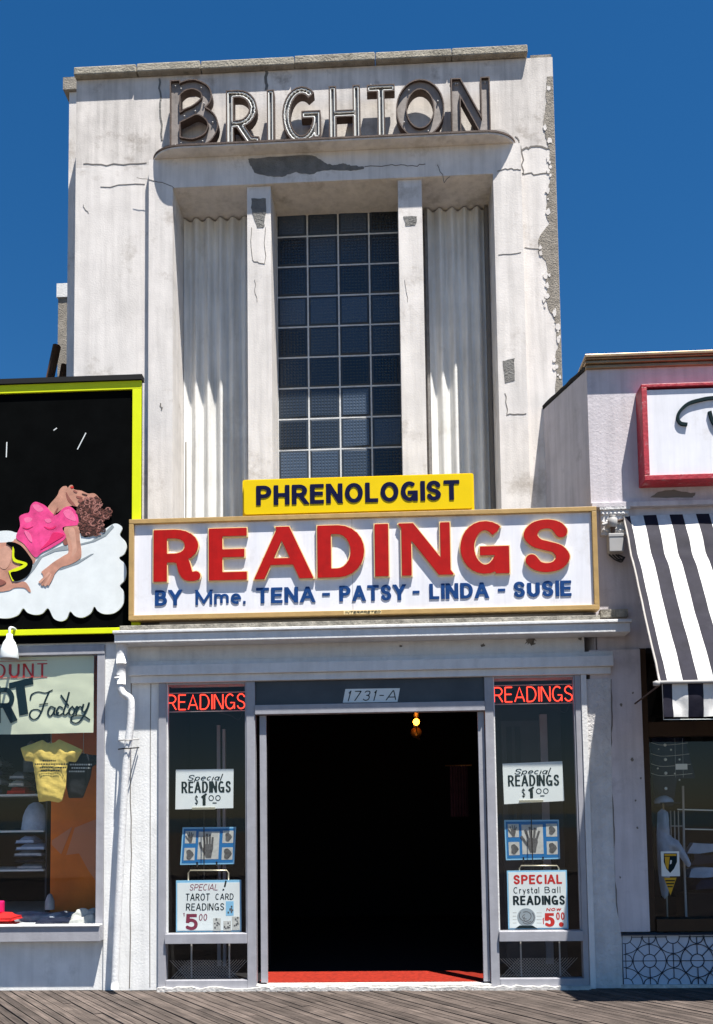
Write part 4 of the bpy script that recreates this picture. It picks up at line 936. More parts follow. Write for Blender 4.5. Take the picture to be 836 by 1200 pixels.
def cap(x0p, x1p, yb, yt, Y, k, lbl, n=1):
    m = MB(); x0, x1 = X(x0p, yb, Y), X(x1p, yb, Y); z0, z1 = Z((x0p + x1p) / 2, yb, Y), Z((x0p + x1p) / 2, yt, Y); r = (x1 - x0) / 2; c = ((x0 + x1) / 2, Y, z0)
    hh = (z1 - z0); prof = [(r, 0.002)]
    for i in range(n): prof += [(r * (1 - .05 * i), hh * .55 * (i + .35) / n), (r * (.95 - .05 * i), hh * .55 * (i + .95) / n)]
    prof += [(r * .72, hh * .72), (r * .5, hh * .9), (r * .2, hh * .99), (.001, hh)]
    m.lathe(c, prof, k, 20); tag(m.build('sun_hat'), lbl, 'hat')
cap(26, 58, 973, 940, .72, 'paleblue', 'stack of pale sun hats on the middle shelf beside the orange panel', 3)
pile(-25, 12, 931, 888, .72, 4, ['navycloth', 'cloth'], 'dark blue folded clothes at left of the upper shelf', 'clothes', seed=3)
pile(12, 36, 931, 905, .74, 3, ['redcloth', 'photo', 'cloth'], 'small pile with a red fold on the upper shelf', 'clothes', seed=4)
cap(28, 46, 905, 868, 1.0, 'cloth', 'grey hat hanging behind the yellow shirt above the shelves')
pile(20, 60, 1018, 988, .72, 4, ['cloth', 'bshirt', 'cloth', 'paleblue'], 'grey and black folded clothes on the lowest shelf', 'clothes', seed=6)
pile(22, 46, 988, 980, .72, 1, 'paleblue', 'pale sun visor lying on the pile on the lowest shelf', 'cap', 'sun_visor', 7)
Yw = .05
def crumple(x0p, x1p, yb, yt, Y, dep, k, lbl, seed):
    m = MB(); x0, x1 = X(x0p, yb, Y), X(x1p, yb, Y); z0 = zl_s1 - .018; h = Z(60, yt, Y) - z0; nx, ny = 46, 22; vs = []
    for q in range(ny + 1):
        for p in range(nx + 1):
            u, v = p / nx, q / ny; e = max(0, (1 - (2 * u - 1) ** 6) * (1 - (2 * v - 1) ** 4)); P3 = Vector((u * (x1 - x0) * 9 + seed, v * 5, seed))
            n1 = .45 + .5 * mathutils.noise.noise(P3 * .6) + .22 * abs(mathutils.noise.noise(P3 * 1.1))
            vs.append((x0 + (x1 - x0) * u + .02 * mathutils.noise.noise(P3 * 1.7), Y + dep * v + .03 * mathutils.noise.noise(P3 * 1.3 + Vector((0, 9, 0))), z0 + h * e * max(.2, min(1, .2 + n1))))
    m.add(vs, [(q * (nx + 1) + p, q * (nx + 1) + p + 1, (q + 1) * (nx + 1) + p + 1, (q + 1) * (nx + 1) + p) for q in range(ny) for p in range(nx)], k, True)
    m.box(x0 + .03, x1 - .03, Y + .03, Y + dep - .03, z0 - .001, z0 + h * .15, k); tag(m.build('crumpled_clothes'), lbl, 'clothes')
crumple(0, 113, 1084, 1068, .2, .25, 'cloth', 'wide heap of grey crumpled shirts along the bottom of the shop window', 8)
crumple(40, 88, 1086, 1075, -.02, .18, 'navycloth', 'dark crumpled shirts at the front of the window bottom', 21)
crumple(80, 113, 1086, 1064, -.05, .2, 'photo', 'pale crumpled cloth heap at the right of window bottom', 33)
pile(-20, 20, 1086, 1070, Yw - .06, 2, 'redcloth', 'bright red folded cloth at the left of window bottom', 'clothes', seed=11)
cap(53, 64, 1066, 1047, .3, 'cloth', 'small grey cap standing on the heap of shirts')
m = MB(); a = at(-8, 1070, Yw); b = at(3, 1056, Yw); m.box(a.x, b.x, Yw, Yw + .06, a.z, b.z, 'hotpink'); m.prism(rr(a.x + .01, b.x - .006, a.z + .01, b.z - .01, .015), Yw - .004, Yw, 'hotpink'); tag(m.build('pink_package', bevel=.01), 'hot pink package standing on the red cloth', 'package')
# hanging T-shirts
def blurlines(m, rows, Y, k):
    for a, b, y in rows:
        x = a
        while x < b:
            w_ = random.uniform(1.2, 2.6); p, q = at(x, y + .9, Y), at(min(b, x + w_), y - .9, Y); m.box(p.x, q.x, Y - .001, Y, p.z, q.z, k); x += w_ + .7
YSs = -.17
def soft_cloth(m, P_, Y, k, cell=.011, puff=.03, fold=.012, seed=0):
    """a hanging cloth: the outline filled with a fine sheet that billows and creases, with a back"""
    P_ = spline(P_, 2, True) if puff > .03 else P_; xs = [p[0] for p in P_]; zs = [p[1] for p in P_]
    gx = np.arange(min(xs) - 2 * cell, max(xs) + 3 * cell, cell); gz = np.arange(min(zs) - 2 * cell, max(zs) + 3 * cell, cell)
    PX, PZ = np.meshgrid(gx, gz); dd = np.full(PX.shape, 9.0); ins = np.zeros(PX.shape, bool)
    for q in range(len(P_)):
        (ax, az), (bx, bz) = P_[q - 1], P_[q]; ex, ez = bx - ax, bz - az; L2 = ex * ex + ez * ez or 1e-9
        t = np.clip(((PX - ax) * ex + (PZ - az) * ez) / L2, 0, 1); dd = np.minimum(dd, np.hypot(PX - ax - t * ex, PZ - az - t * ez))
        if abs(ez) > 1e-9: ins ^= ((az > PZ) != (bz > PZ)) & (PX < ex * (PZ - az) / ez + ax)
    polys, segs = march(np.where(ins, -dd, dd), gx, gz); key = {}; vs = []; fs = []
    fl = np.where(ins, dd, 0)
    def vert(x, z):
        kk = (round(x, 5), round(z, 5))
        if kk not in key:
            key[kk] = len(vs); i_, j_ = min(len(gx) - 1, int(round((x - gx[0]) / cell))), min(len(gz) - 1, int(round((z - gz[0]) / cell)))
            e = min(1, float(fl[j_, i_]) / .07); n1 = mathutils.noise.noise(Vector((x * 16 + seed, z * 4.5, seed))); n2 = mathutils.noise.noise(Vector((x * 9 + z * 14, z * 13, seed + 5)))
            vs.append((x, Y - puff * e * (2 - e) - fold * (n1 + .7 * n2) * (.3 + .7 * e), z))
        return key[kk]
    out = []
    for p in polys:
        x0_, x1_ = min(q[0] for q in p), max(q[0] for q in p)
        if x1_ - x0_ > cell * 1.5:
            n_ = int(round((x1_ - x0_) / cell)); za, zb2 = p[0][1], p[2][1]
            for q in range(n_):
                a, b = x0_ + (x1_ - x0_) * q / n_, x0_ + (x1_ - x0_) * (q + 1) / n_; out.append([(a, za), (b, za), (b, zb2), (a, zb2)])
        else: out.append(p)
    for p in out: fs.append(tuple(vert(*q) for q in p))
    m.add(vs, fs, k, True); m.add([(x, Y + .012, z) for x, y, z in vs], [f[::-1] for f in fs], k, True)
def shirt(pts, Y, k, lbl, rows, ink, hang):
    t_ = thing('hanging_shirt', lbl, 'shirt', tuple(at(hang[0], hang[1] + 68, Y)))
    P_ = [XZ(x / 5.573, 750 + y / 5.573, Y) for x, y in pts]; m = MB(); soft_cloth(m, P_, Y, k, seed=len(rows)); m.build('shirt_body', t_)
    m = MB(); blurlines(m, rows, Y - .044, ink); m.build('printed_lettering', t_)
    p = at(hang[0], hang[1], Y); m = MB(); m.tube(spline([(p.x - .12, Y, p.z - .05), (p.x, Y, p.z - .01), (p.x, Y, p.z + .05), (p.x, Y, zl_t + .25)], 4), .0028, 'wire', 5); m.build('wire_hanger', t_)
ysp = [(135, 705), (205, 680), (280, 652), (300, 668), (330, 675), (360, 668), (385, 648), (470, 685), (540, 718), (500, 790), (490, 798), (448, 792), (435, 850), (428, 960), (405, 1050), (382, 1062), (320, 1050), (255, 1058), (240, 960), (225, 850), (215, 795), (180, 790), (165, 792), (150, 755)]
shirt(ysp, YSs, 'yshirt', 'yellow printed shirt hanging in the clothes shop window', [(50, 66, 891.5), (41, 80, 895.5), (47, 78, 899.5), (48, 70, 903)], 'ink', (60, 868))
bsp = [(440, 800), (500, 770), (540, 738), (600, 750), (668, 755), (664, 800), (625, 812), (600, 830), (590, 900), (560, 980), (540, 1032), (450, 1032), (435, 960), (425, 880)]
shirt(bsp, YSs + .07, 'bshirt', 'black printed shirt hanging half behind the yellow one', [(82, 108, 896), (84, 106, 900), (81, 100, 904)], 'photo', (98, 880))
# paper banner
YBn = YF + .022
bn = thing('shop_banner', 'cream cloth banner with script lettering across the top of shop window', 'banner', tuple(at(50, 859, YBn)))
def cloth_y(x, z):
    q = Vector((x * 2.2, z * 5 + x, 3)); return YBn + .010 * mathutils.noise.noise(q) + .004 * mathutils.noise.noise(q * 2.7) + .012
m = MB(); bx0, bx1 = LX0 + 1.5, X(109.5, 820, YBn); bz0, bz1 = Z(60, 859.5, YBn), zl_t - .004; nx, nz = 110, 18; vs = []
for j in range(nz + 1):
    for i in range(nx + 1):
        x = bx0 + (bx1 - bx0) * i / nx; z = bz0 + (bz1 - bz0) * j / nz
        q = Vector((x * 2.2, z * 5 + x, 3)); vs.append((x, cloth_y(x, z), z - .008 * mathutils.noise.noise(q) * (j == 0)))
m.add(vs, [(j * (nx + 1) + i, j * (nx + 1) + i + 1, (j + 1) * (nx + 1) + i + 1, (j + 1) * (nx + 1) + i) for j in range(nz) for i in range(nx)], 'banner', True); m.build('cloth', bn)
Yb2 = YBn - .022
m = MB(); textpx(m, 'OUNT', -9, 54, 777, 793, Yb2, .15, 'inkred', .002, .08, 0, .3)
for yy, a in ((775, -30), (794.6, -30)): p, q = at(a, yy, Yb2), at(54, yy - .6, Yb2); m.box(p.x, q.x, Yb2 - .001, Yb2 + .001, p.z - .002, p.z + .002, 'inkred')
def pxs(pts): return [XZ(x / 5.573, 750 + y / 5.573, Yb2) for x, y in pts]
m.prism(pxs([(50, 278), (205, 240), (210, 285), (152, 297), (178, 480), (120, 492), (95, 305), (52, 318)]), Yb2 - .003, Yb2, 'ink')
m.prism(pxs([(-60, 300), (-5, 300), (-5, 540), (-60, 545)]), Yb2 - .0034, Yb2, 'ink')
m.ribbon(spline(pxs([(-10, 325), (40, 325), (70, 370), (55, 420), (-5, 425)]), 4), .045, .045, Yb2 - .003, Yb2, 'ink'); m.prism(pxs([(5, 430), (60, 425), (108, 520), (62, 542)]), Yb2 - .0038, Yb2, 'ink')
scr = [[(190, 385), (200, 352), (240, 335), (290, 342), (332, 325)], [(315, 332), (290, 390), (265, 460), (240, 505), (208, 515), (187, 490), (200, 457), (235, 450), (258, 462)], [(255, 418), (302, 412)],
       [(350, 440), (325, 432), (305, 468), (318, 495), (340, 475), (353, 440)], [(353, 440), (347, 480), (362, 488), (375, 470)], [(400, 440), (380, 432), (362, 465), (372, 492), (400, 478)], [(445, 340), (428, 405), (408, 468), (418, 488), (440, 470)], [(392, 358), (415, 390), (440, 425)],
       [(465, 432), (445, 455), (450, 485), (470, 482), (482, 455), (465, 432)], [(482, 455), (495, 432), (500, 440), (490, 482)], [(496, 455), (515, 432), (528, 438)], [(540, 418), (530, 450), (543, 468), (565, 440), (577, 408)], [(577, 408), (555, 465), (520, 522), (488, 540), (458, 525), (465, 498), (505, 488), (545, 495), (577, 516)]]
for i, s_ in enumerate(scr): m.ribbon(spline(pxs(s_), 5), .016, .008, Yb2 - .002 - .0003 * i, Yb2, 'ink')
m.v = [(x, cloth_y(x, z) - .0025 + (y - Yb2), z) for x, y, z in m.v]
m.build('lettering', bn)

# painted sign of the clothes shop
YS1 = -.335
ps = thing('painted_sign', 'black painted sign with lime border showing a reclining woman on a white cloud', 'sign', tuple(at(60, 750, YS1)))
px1 = X(165.5, 600, YS1); pz1, pz0 = Z(80, 449, YS1), Z(80, 743.5, YS1); fb = .085
m = MB(); m.box(LX0 + 1.5, px1 - .006, YS1 + .012, YF - .003, pz0 - .07, pz1, 'black')
for x_, y_, l_, a_ in ((65, 503, .03, .6), (96, 517, .17, 1.1), (8, 527, .14, 1.55)):
    c = at(x_, y_, YS1 + .012); m.ribbon([(c.x - l_ / 2 * math.cos(a_), c.z - l_ / 2 * math.sin(a_)), (c.x + l_ / 2 * math.cos(a_), c.z + l_ / 2 * math.sin(a_))], .009, .009, YS1 + .010, YS1 + .013, 'white')
m.build('board', ps)
m = MB(); m.box(LX0 + 1.5, px1, YS1 - .01, YS1 + .011, pz1 - fb, pz1 - .002, 'lime'); m.box(px1 - fb, px1, YS1 - .01, YS1 + .011, pz0 + .055, pz1 - fb - .001, 'lime'); m.box(LX0 + 1.5, px1, YS1 - .01, YS1 + .011, pz0, pz0 + .054, 'lime'); m.build('border', ps, .003)
m = MB(); m.box(LX0 + 1.5, px1 + .012, YS1 - .03, YF - .003, pz1 + .001, pz1 + .05, 'tar'); m.build('cap_board', ps)
CLX, SCC = 0, 5.225
def cp_(pts, Y, sm=0): return [XZ(x / 5.225, 540 + y / 5.225, Y) for x, y in (spline(pts, 4, True) if sm else pts)]
yc = YS1 - .004
cl = [(-300, 470), (-200, 425), (-120, 440), (-60, 440), (20, 428), (70, 430), (110, 440), (200, 420), (480, 440), (520, 470), (600, 440), (640, 420), (700, 385), (738, 395), (748, 420), (735, 455), (765, 490), (776, 530), (762, 570), (730, 595), (765, 630), (776, 680), (765, 730), (735, 765), (758, 800), (762, 850), (745, 895), (700, 932), (640, 938), (600, 920), (578, 893), (555, 935), (505, 960), (460, 950), (430, 922), (410, 965), (375, 982), (330, 965), (296, 903), (260, 935), (215, 943), (170, 930), (142, 903), (110, 945), (40, 965), (-60, 950), (-120, 900), (-200, 950), (-300, 930)]
m = MB(); m.prism(cp_(cl, yc, 1), yc, YS1 + .012, 'white')
m.prism(cp_([(480, 510), (560, 490), (640, 440), (690, 390), (700, 405), (650, 460), (580, 495), (500, 515)], yc), yc - .002, yc, 'cloudgrey'); m.prism(cp_([(205, 640), (240, 590), (330, 540), (410, 510), (420, 545), (340, 555), (260, 590), (215, 660), (165, 720), (150, 715)], yc), yc - .002, yc, 'cloudgrey')
m.prism(cp_([(360, 668), (430, 640), (560, 570), (575, 568), (480, 630), (380, 665)], yc), yc - .002, yc, 'cloudgrey')
m.build('cloud_cutout', ps)
yw = yc - .003
def part(name, lst, dy0):
    m = MB()
    for i, (k, p) in enumerate(lst): m.prism(cp_(p, yw, 1), yw - dy0 - .0003 * i, yc - .0025, k)
    return m
fig = part('painted_figure', [
  ('skin', [(-300, 520), (-150, 505), (60, 498), (95, 478), (150, 510), (215, 590), (210, 625), (190, 640), (80, 735), (0, 722), (-300, 740)]),
  ('skin', [(-300, 745), (0, 715), (40, 720), (90, 742), (150, 740), (175, 765), (190, 800), (178, 802), (150, 778), (90, 778), (20, 800), (-300, 820)]),
  ('skin', [(300, 275), (350, 215), (365, 180), (385, 158), (408, 155), (416, 165), (430, 150), (446, 150), (456, 175), (500, 183), (540, 200), (580, 200), (612, 232), (620, 262), (560, 272), (490, 258), (480, 280), (440, 275), (390, 292), (330, 328), (290, 310)]),
  ('skind', [(405, 190), (430, 230), (465, 275), (440, 272), (412, 240)]),
  ('skind', [(385, 480), (410, 470), (415, 510), (395, 515)]),
  ('skin', [(395, 410), (480, 395), (490, 480), (500, 560), (490, 600), (430, 635), (370, 655), (330, 700), (318, 715), (290, 712), (272, 715), (262, 692), (255, 680), (290, 652), (330, 620), (390, 582), (420, 560), (415, 500)]),
  ('skinl', [(420, 420), (455, 415), (468, 500), (470, 555), (440, 590), (445, 540), (430, 470)]), ('skinl', [(20, 530), (60, 525), (70, 600), (40, 660), (0, 650), (-40, 580)]),
  ('inkred', [(432, 160), (448, 156), (452, 166), (440, 170)]), ('skind', [(470, 215), (505, 222), (500, 232), (475, 228)]), ('hair1', [(505, 200), (535, 208), (530, 214), (507, 206)]), ('skind', [(455, 178), (475, 190), (468, 196), (452, 186)]), ('skind', [(480, 240), (510, 236), (505, 250), (485, 252)]),
  ('skind', [(330, 330), (352, 290), (358, 292), (340, 330)]), ('skind', [(60, 520), (90, 500), (120, 520), (85, 515)]),
  ('skind', [(0, 725), (40, 745), (0, 765), (-40, 750)])], .0)
for q_, (a_, b_) in enumerate((((300, 690), (248, 742)), ((308, 700), (262, 757)), ((315, 702), (280, 760)), ((325, 700), (297, 755)))): fig.ribbon(cp_([a_, ((a_[0] + b_[0]) / 2 + 3, (a_[1] + b_[1]) / 2 - 2), b_], yw), .024, .024, yw - .0031 - .0002 * q_, yc - .0025, 'skin' if q_ % 2 else 'skinl')
fo = fig.build('painted_woman', ps)
part('', [('pink', [(100, 470), (125, 400), (120, 345), (150, 325), (180, 315), (190, 275), (215, 252), (250, 260), (285, 280), (320, 320), (350, 330), (390, 290), (430, 280), (465, 310), (480, 350), (482, 392), (385, 408), (405, 470), (330, 525), (260, 560), (215, 590), (150, 510)]),
  ('pinkl', [(150, 355), (175, 345), (200, 355), (185, 375), (160, 378)]), ('pinkl', [(200, 275), (235, 268), (270, 300), (235, 312)]), ('pinkl', [(390, 310), (430, 298), (460, 335), (465, 370), (410, 350)]), ('pinkl', [(275, 360), (310, 355), (315, 375), (290, 380)]),
  ('pinkd', [(270, 402), (310, 412), (345, 398), (335, 416), (300, 422)]), ('pinkd', [(140, 408), (170, 414), (205, 402), (170, 420)]), ('pinkl', [(150, 430), (185, 445), (200, 500), (175, 480)]), ('pinkd', [(330, 440), (395, 455), (330, 500), (250, 545), (300, 490)])], .0028).build('painted_shirt', fo)
part('', [('black', [(40, 505), (75, 498), (130, 520), (180, 580), (202, 625), (185, 680), (150, 718), (95, 738), (70, 700), (62, 680), (132, 640), (90, 612), (82, 540)]),
  ('lime', [(80, 530), (90, 545), (96, 600), (165, 625), (160, 650), (110, 675), (68, 685), (78, 722), (88, 733), (78, 735), (56, 680), (66, 672), (140, 640), (138, 632), (82, 612)])], .0062).build('painted_briefs', fo)
random.seed(5); m = MB()
hp = [(470, 290), (490, 260), (540, 230), (600, 220), (625, 260), (615, 290), (640, 310), (665, 290), (685, 320), (670, 360), (630, 365), (640, 420), (600, 450), (550, 465), (500, 460), (485, 390), (480, 340)]
m.prism(cp_(hp, yw), yw - .0034, yc - .0025, 'hair1')
def inside(x, y, P_):
    r = False
    for i in range(len(P_)):
        (x0, y0), (x1, y1) = P_[i], P_[i - 1]
        if (y0 > y) != (y1 > y) and x < (x1 - x0) * (y - y0) / (y1 - y0) + x0: r = not r
    return r
cnt = 0
while cnt < 170:
    x, y = random.uniform(470, 690), random.uniform(215, 470)
    if not inside(x, y, hp): continue
    r = random.uniform(5, 17); a0 = random.uniform(0, 6.28); k = random.choice(['hair1', 'hair2', 'hair2', 'hair3']); cnt += 1
    p = [(x + r * math.cos(a0 + t * 3.6), y + r * .8 * math.sin(a0 + t * 3.6)) for t in [i / 6 for i in range(7)]]
    m.ribbon(cp_(p, yw), .011, .008, yw - .0038 - .00001 * cnt, yc - .0025, k)
m.build('painted_hair', fo)
# spotlight under the painted sign
c = at(11, 772, YS1 - .12)
sp_ = thing('spot_lamp', 'small white cone spot lamp hanging below the painted sign', 'lamp', tuple(c))
m = MB(); m.lathe(c, [(.082, .0), (.085, .012), (.075, .09), (.055, .15), (.03, .19), (.026, .23), (.0, .24)], 'white', 18); m.lathe(c, [(.078, .002), (.05, .06), (0, .1)], 'box', 14); m.build('lamp_shade', sp_)
m = MB(); m.tube(spline([tuple(c + Vector((0, 0, .22))), tuple(c + Vector((0, .01, .29))), (c.x, YS1 + .0, c.z + .30), (c.x, YS1 + .03, c.z + .25)], 5), .012, 'white', 8); m.build('arm', sp_)

# ================================================================ RIGHT SHOP
YR = -.30
rbd = thing('stucco_building', 'lilac stucco building with bronze roof flashing right of the tower', 'building', (X(790, 1157, YR), YR, 0))
RX1 = 7.0; rx0 = X(690.5, 520, YR)
zr_t = Z(760, 431, YR); zr_l = Z(760, 588, YR); zr_ct = Z(760, 413, YR - .08)
bkp = at(637, 480, YT); xw0 = X(752.5, 800, YR); xw1 = X(763, 1085, YR); xwin = X(757, yM, YR)
m = MB(); m.box(rx0, RX1, YR, YR + .3, zr_l, zr_t, 'lilac'); m.box(rx0 + .02, RX1, YR + .035, YR + .3, Z(780, 760, YR), zr_l - .05, 'lilac')
m.box(x_g1 + .35 - .31, xwin, YR + .004, YR + .3, Z(745, 1092, YR), Z(780, 760, YR), 'lilac')
crack(m, [(716, 796), (717, 850), (715, 900), (719, 960), (720, 1020), (724, 1080)], YR + .004, .012, amp=.006)
for a, b, r in ((728, 826, .012), (742, 812, .008), (741, 890, .014), (751, 912, .008), (745, 938, .009), (747, 970, .01), (727, 1028, .008)):
    c = at(a, b, YR + .004); m.prism(rough_poly([(c.x + r * math.cos(t), c.z + 1.3 * r * math.sin(t)) for t in [i * math.pi / 3 for i in range(6)]], r * .3, 2), YR - .0, YR + .004, 'dark_gap')
c = at(800, 584, YR); m.prism(rough_poly(poly([(762, 583), (772, 576), (790, 574), (815, 578), (812, 583)], YR), .006), YR - .003, YR + .002, 'dark_gap')
m.build('wall', rbd)
m = MB(); m.box(rx0, RX1, YR - .03, YR + .3, zr_l - .05, zr_l - .001, 'lilac'); m.build('ledge', rbd, .006)
# flank wall running back to the tower
fz1 = zr_t + .10; fl = MB()
A = [(rx0, YR + .001, zr_l), (bkp.x, YT - .001, 3.2), (bkp.x, YT - .001, bkp.z), (rx0, YR + .001, zr_t + .0)]
B_ = [(x + .18, y, z) for x, y, z in A]
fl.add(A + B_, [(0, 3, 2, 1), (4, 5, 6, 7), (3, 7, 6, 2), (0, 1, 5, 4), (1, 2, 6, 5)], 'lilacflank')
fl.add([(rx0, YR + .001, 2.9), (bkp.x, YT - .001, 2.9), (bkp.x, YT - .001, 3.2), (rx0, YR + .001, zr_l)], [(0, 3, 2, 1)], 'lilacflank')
n_s = 9; path = []
for i in range(n_s + 1):
    t = i / n_s; path.append((rx0 + (bkp.x - rx0) * t + .02, YR + (YT - YR) * t, zr_t + (bkp.z - zr_t) * t + .03 + random.uniform(-.008, .008)))
fl.tube(path, .035, 'tar', 6)
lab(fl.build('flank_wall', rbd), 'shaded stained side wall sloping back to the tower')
m = MB(); cz = [zr_t + .001, zr_t + .03, zr_t + .06, zr_t + .10, zr_ct]; pr = [.02, .045, .06, .085, .1]
m.box(rx0 - .01, RX1, YR - .03, YR + .3, cz[0], cz[1], 'bronze'); m.box(rx0 - .02, RX1, YR - .055, YR + .3, cz[1] + .006, cz[2], 'bronze'); m.box(rx0 - .025, RX1, YR - .075, YR + .3, cz[2] + .006, cz[4] - .03, 'bronze'); m.box(rx0 - .03, RX1, YR - .09, YR + .3, cz[4] - .028, cz[4], 'bronze'); m.build('roof_flashing', rbd, .004)
# ornament scrap
random.seed(3); m = MB()
x0, x1 = X(704, 610, YR), X(737, 610, YR); zA, zB_ = Z(720, 627, YR), Z(720, 598, YR)
m.box(x0, x1, YR - .012, YR + .034, zA, zB_, 'roughwhite')
for i in range(7):
    cx_ = x0 + (x1 - x0) * (i + .5) / 7
    for j in range(3):
        cz_ = zA + (zB_ - zA) * (j + .5) / 3; r = random.uniform(.014, .022); m.lathe((cx_, YR - .012, cz_), [(r, 0), (r * .8, -.012), (r * .3, -.02), (.001, -.021)], 'roughwhite', 8, 'Y')
m.box(x0 - .01, x1 + .01, YR - .03, YR + .034, zB_ + .001, zB_ + .025, 'roughwhite')
lab(m.build('ornament', rbd), 'crusty moulded capital ornament')
m = MB(); x0 = X(703, 720, YR); m.box(x0, X(735, 720, YR), YR - .04, YR + .03, Z(720, 724, YR), Z(720, 715, YR), 'grimy'); lab(m.build('broken_ledge', rbd), 'rusty broken ledge above the cornice end')
# tiled base and brown window
zt1 = Z(780, 1094, YR); m = MB(); tx0 = X(729, 1125, YR + .02); m.box(tx0, RX1, YR + .02, YR + .3, 0, zt1, 'tile')
Yt = YR + .02; pit = 56 * (Yt - CAM.y) / F; pit = .43; cz = zt1 / 2
def ring(cx_, cz_, r, i):
    pts = [(cx_ + r * math.cos(a), cz_ + r * math.sin(a)) for a in [t * math.pi / 18 for t in range(36)]]
    segs = [p for p in pts]; run = []
    for p in segs + [segs[0]]:
        if tx0 + .01 < p[0] < 4.2 and .015 < p[1] < zt1 - .015: run.append(p)
        else:
            if len(run) > 1: m.ribbon(run, .007, .007, Yt - .0012 - .00013 * i, Yt, 'tileline', cap=False)
            run = []
    if len(run) > 1: m.ribbon(run, .007, .007, Yt - .0012 - .00013 * i, Yt, 'tileline', cap=False)
xc0 = X(761.5, 1126, Yt); idx = 0
pit = X(817.5, 1126, Yt) - xc0; cz = Z(762, 1126, Yt)
for k_ in range(-1, 6):
    cx_ = xc0 + k_ * pit
    for r in (.058, .145): idx += 1; ring(cx_, cz, r, idx)
    for zz in (cz + pit / 2, cz - pit / 2):
        for r in (.058, .145): idx += 1; ring(cx_ + pit / 2, zz, r, idx)
    idx += 1; ring(cx_ + pit / 2, cz, .058, idx)
    for zz in (cz + pit / 2, cz - pit / 2): idx += 1; ring(cx_, zz, .058, idx)
    for j in range(8):
        a = j * math.pi / 4; r0, r1 = (.058, pit * .5 if j % 2 == 0 else pit * .707 - .145 + .0)
        for (ccx, ccz) in ((cx_, cz), (cx_ + pit / 2, cz + pit / 2), (cx_ + pit / 2, cz - pit / 2)):
            seg = [(ccx + r0 * math.cos(a), ccz + r0 * math.sin(a)), (ccx + r1 * math.cos(a), ccz + r1 * math.sin(a))]
            if all(tx0 < s_[0] < 4.2 and .0 < s_[1] < zt1 for s_ in seg): idx += 1; m.ribbon(seg, .006, .006, Yt - .0012 - .00013 * idx, Yt, 'tileline', cap=False)
m.box(tx0, 4.2, Yt - .05, Yt - .0, zt1 - .012, zt1, 'tileline'); m.box(tx0, 4.2, Yt - .003, Yt, cz - .003, cz + .003, 'tileline'); m.box(tx0 + .001, tx0 + .01, Yt - .0035, Yt, .0, zt1 - .013, 'tileline'); m.box(tx0 - .02, RX1, Yt - .03, Yt + .01, 0, .03, 'threshold')
lab(m.build('tiled_base', rbd), 'pale blue tiled base with dark ring pattern')
zw0, zw1 = Z(790, 1092, YR), Z(790, 758, YR) - .002
m = MB(); m.box(xwin + .001, xwin + .06, YR + .03, YR + .16, zw0 + .002, zw1, 'brownframe'); m.box(xwin + .061, RX1, YR + .0, YR + .16, zw0 + .002, Z(790, 1077, YR), 'brownframe'); m.box(xwin + .061, RX1, YR + .04, YR + .16, Z(790, 862, YR), Z(790, 845, YR), 'brownframe'); m.box(xwin + .061, RX1, YR + .02, YR + .3, zw1 - .05, zw1, 'dark')
o = m.build('shop_window', rbd, .003)
pane(xwin + .06, RX1, YR + .09, YR + .096, Z(790, 1077, YR), zw1 - .05, 'glass').build('pane', o)
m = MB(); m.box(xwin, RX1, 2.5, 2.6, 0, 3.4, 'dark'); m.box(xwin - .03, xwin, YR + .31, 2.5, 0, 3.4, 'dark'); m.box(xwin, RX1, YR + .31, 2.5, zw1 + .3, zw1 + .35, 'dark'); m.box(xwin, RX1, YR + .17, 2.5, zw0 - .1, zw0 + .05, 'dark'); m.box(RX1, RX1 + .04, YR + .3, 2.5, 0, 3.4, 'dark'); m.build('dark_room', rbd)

# things in the right shop window
YW = .02
g = thing('striped_garment', 'dark navy garment with pale lines and white buttons hanging in the right shop window', 'garment', tuple(at(785, 945, YW)))
m = MB(); gp_ = poly([(765, 864), (803, 864), (808, 880), (815, 905), (816, 912), (795, 912), (790, 945), (768, 945)], YW); soft_cloth(m, gp_, YW + .03, 'navycloth', puff=.03, fold=.008)
for yy in (871, 884, 896, 907): m.ribbon(spline(poly([(763, yy - 1), (774, yy + 2), (790, yy + 1.5), (806 + (yy - 871) * .15, yy - .5)], YW - .01), 4), .004, .004, YW - .013, YW - .009, 'photo', cap=False)
for xx in (791, 800): m.ribbon(poly([(xx, 865), (xx + 1, 911)], YW - .01), .003, .003, YW - .0125, YW - .009, 'cloudgrey', cap=False)
m.build('cloth', g)
m = MB()
for xx, yy, r in ((779.5, 873, .015), (780, 890, .015), (780.4, 906, .015), (780.6, 924, .015), (772, 878, .007), (786.5, 878.6, .01), (796.5, 890, .01), (771, 900.5, .009), (791, 906.5, .008), (796.5, 914, .008)):
    c = at(xx, yy, YW - .01); m = MB(); m.lathe(c, [(r, 0), (r * .9, -.006), (.001, -.009)], 'card', 10, 'Y'); m.build('button', g)
m = MB(); a, b = at(792, 902, YW - .012), at(805.5, 895, YW - .012); m.box(a.x, b.x, YW - .016, YW - .0135, a.z, b.z, 'card'); m.build('price_tag', g)
m = MB(); c = at(778, 939, YW - .05); m.lathe(c, [(.085, -.02), (.09, 0), (.07, .03), (.03, .05), (.001, .055)], 'paleblue', 16); m.lathe((c.x + .04, c.y - .03, c.z), [(.1, -.022), (.1, -.012), (.001, -.005)], 'navycloth', 16); m.tube([(c.x, c.y + .02, c.z - .02), (c.x, c.y + .02, zw0 + .05)], .008, 'wire', 6)
tag(m.build('sailor_cap'), 'pale blue sailor cap on a stand in the right shop window', 'cap')
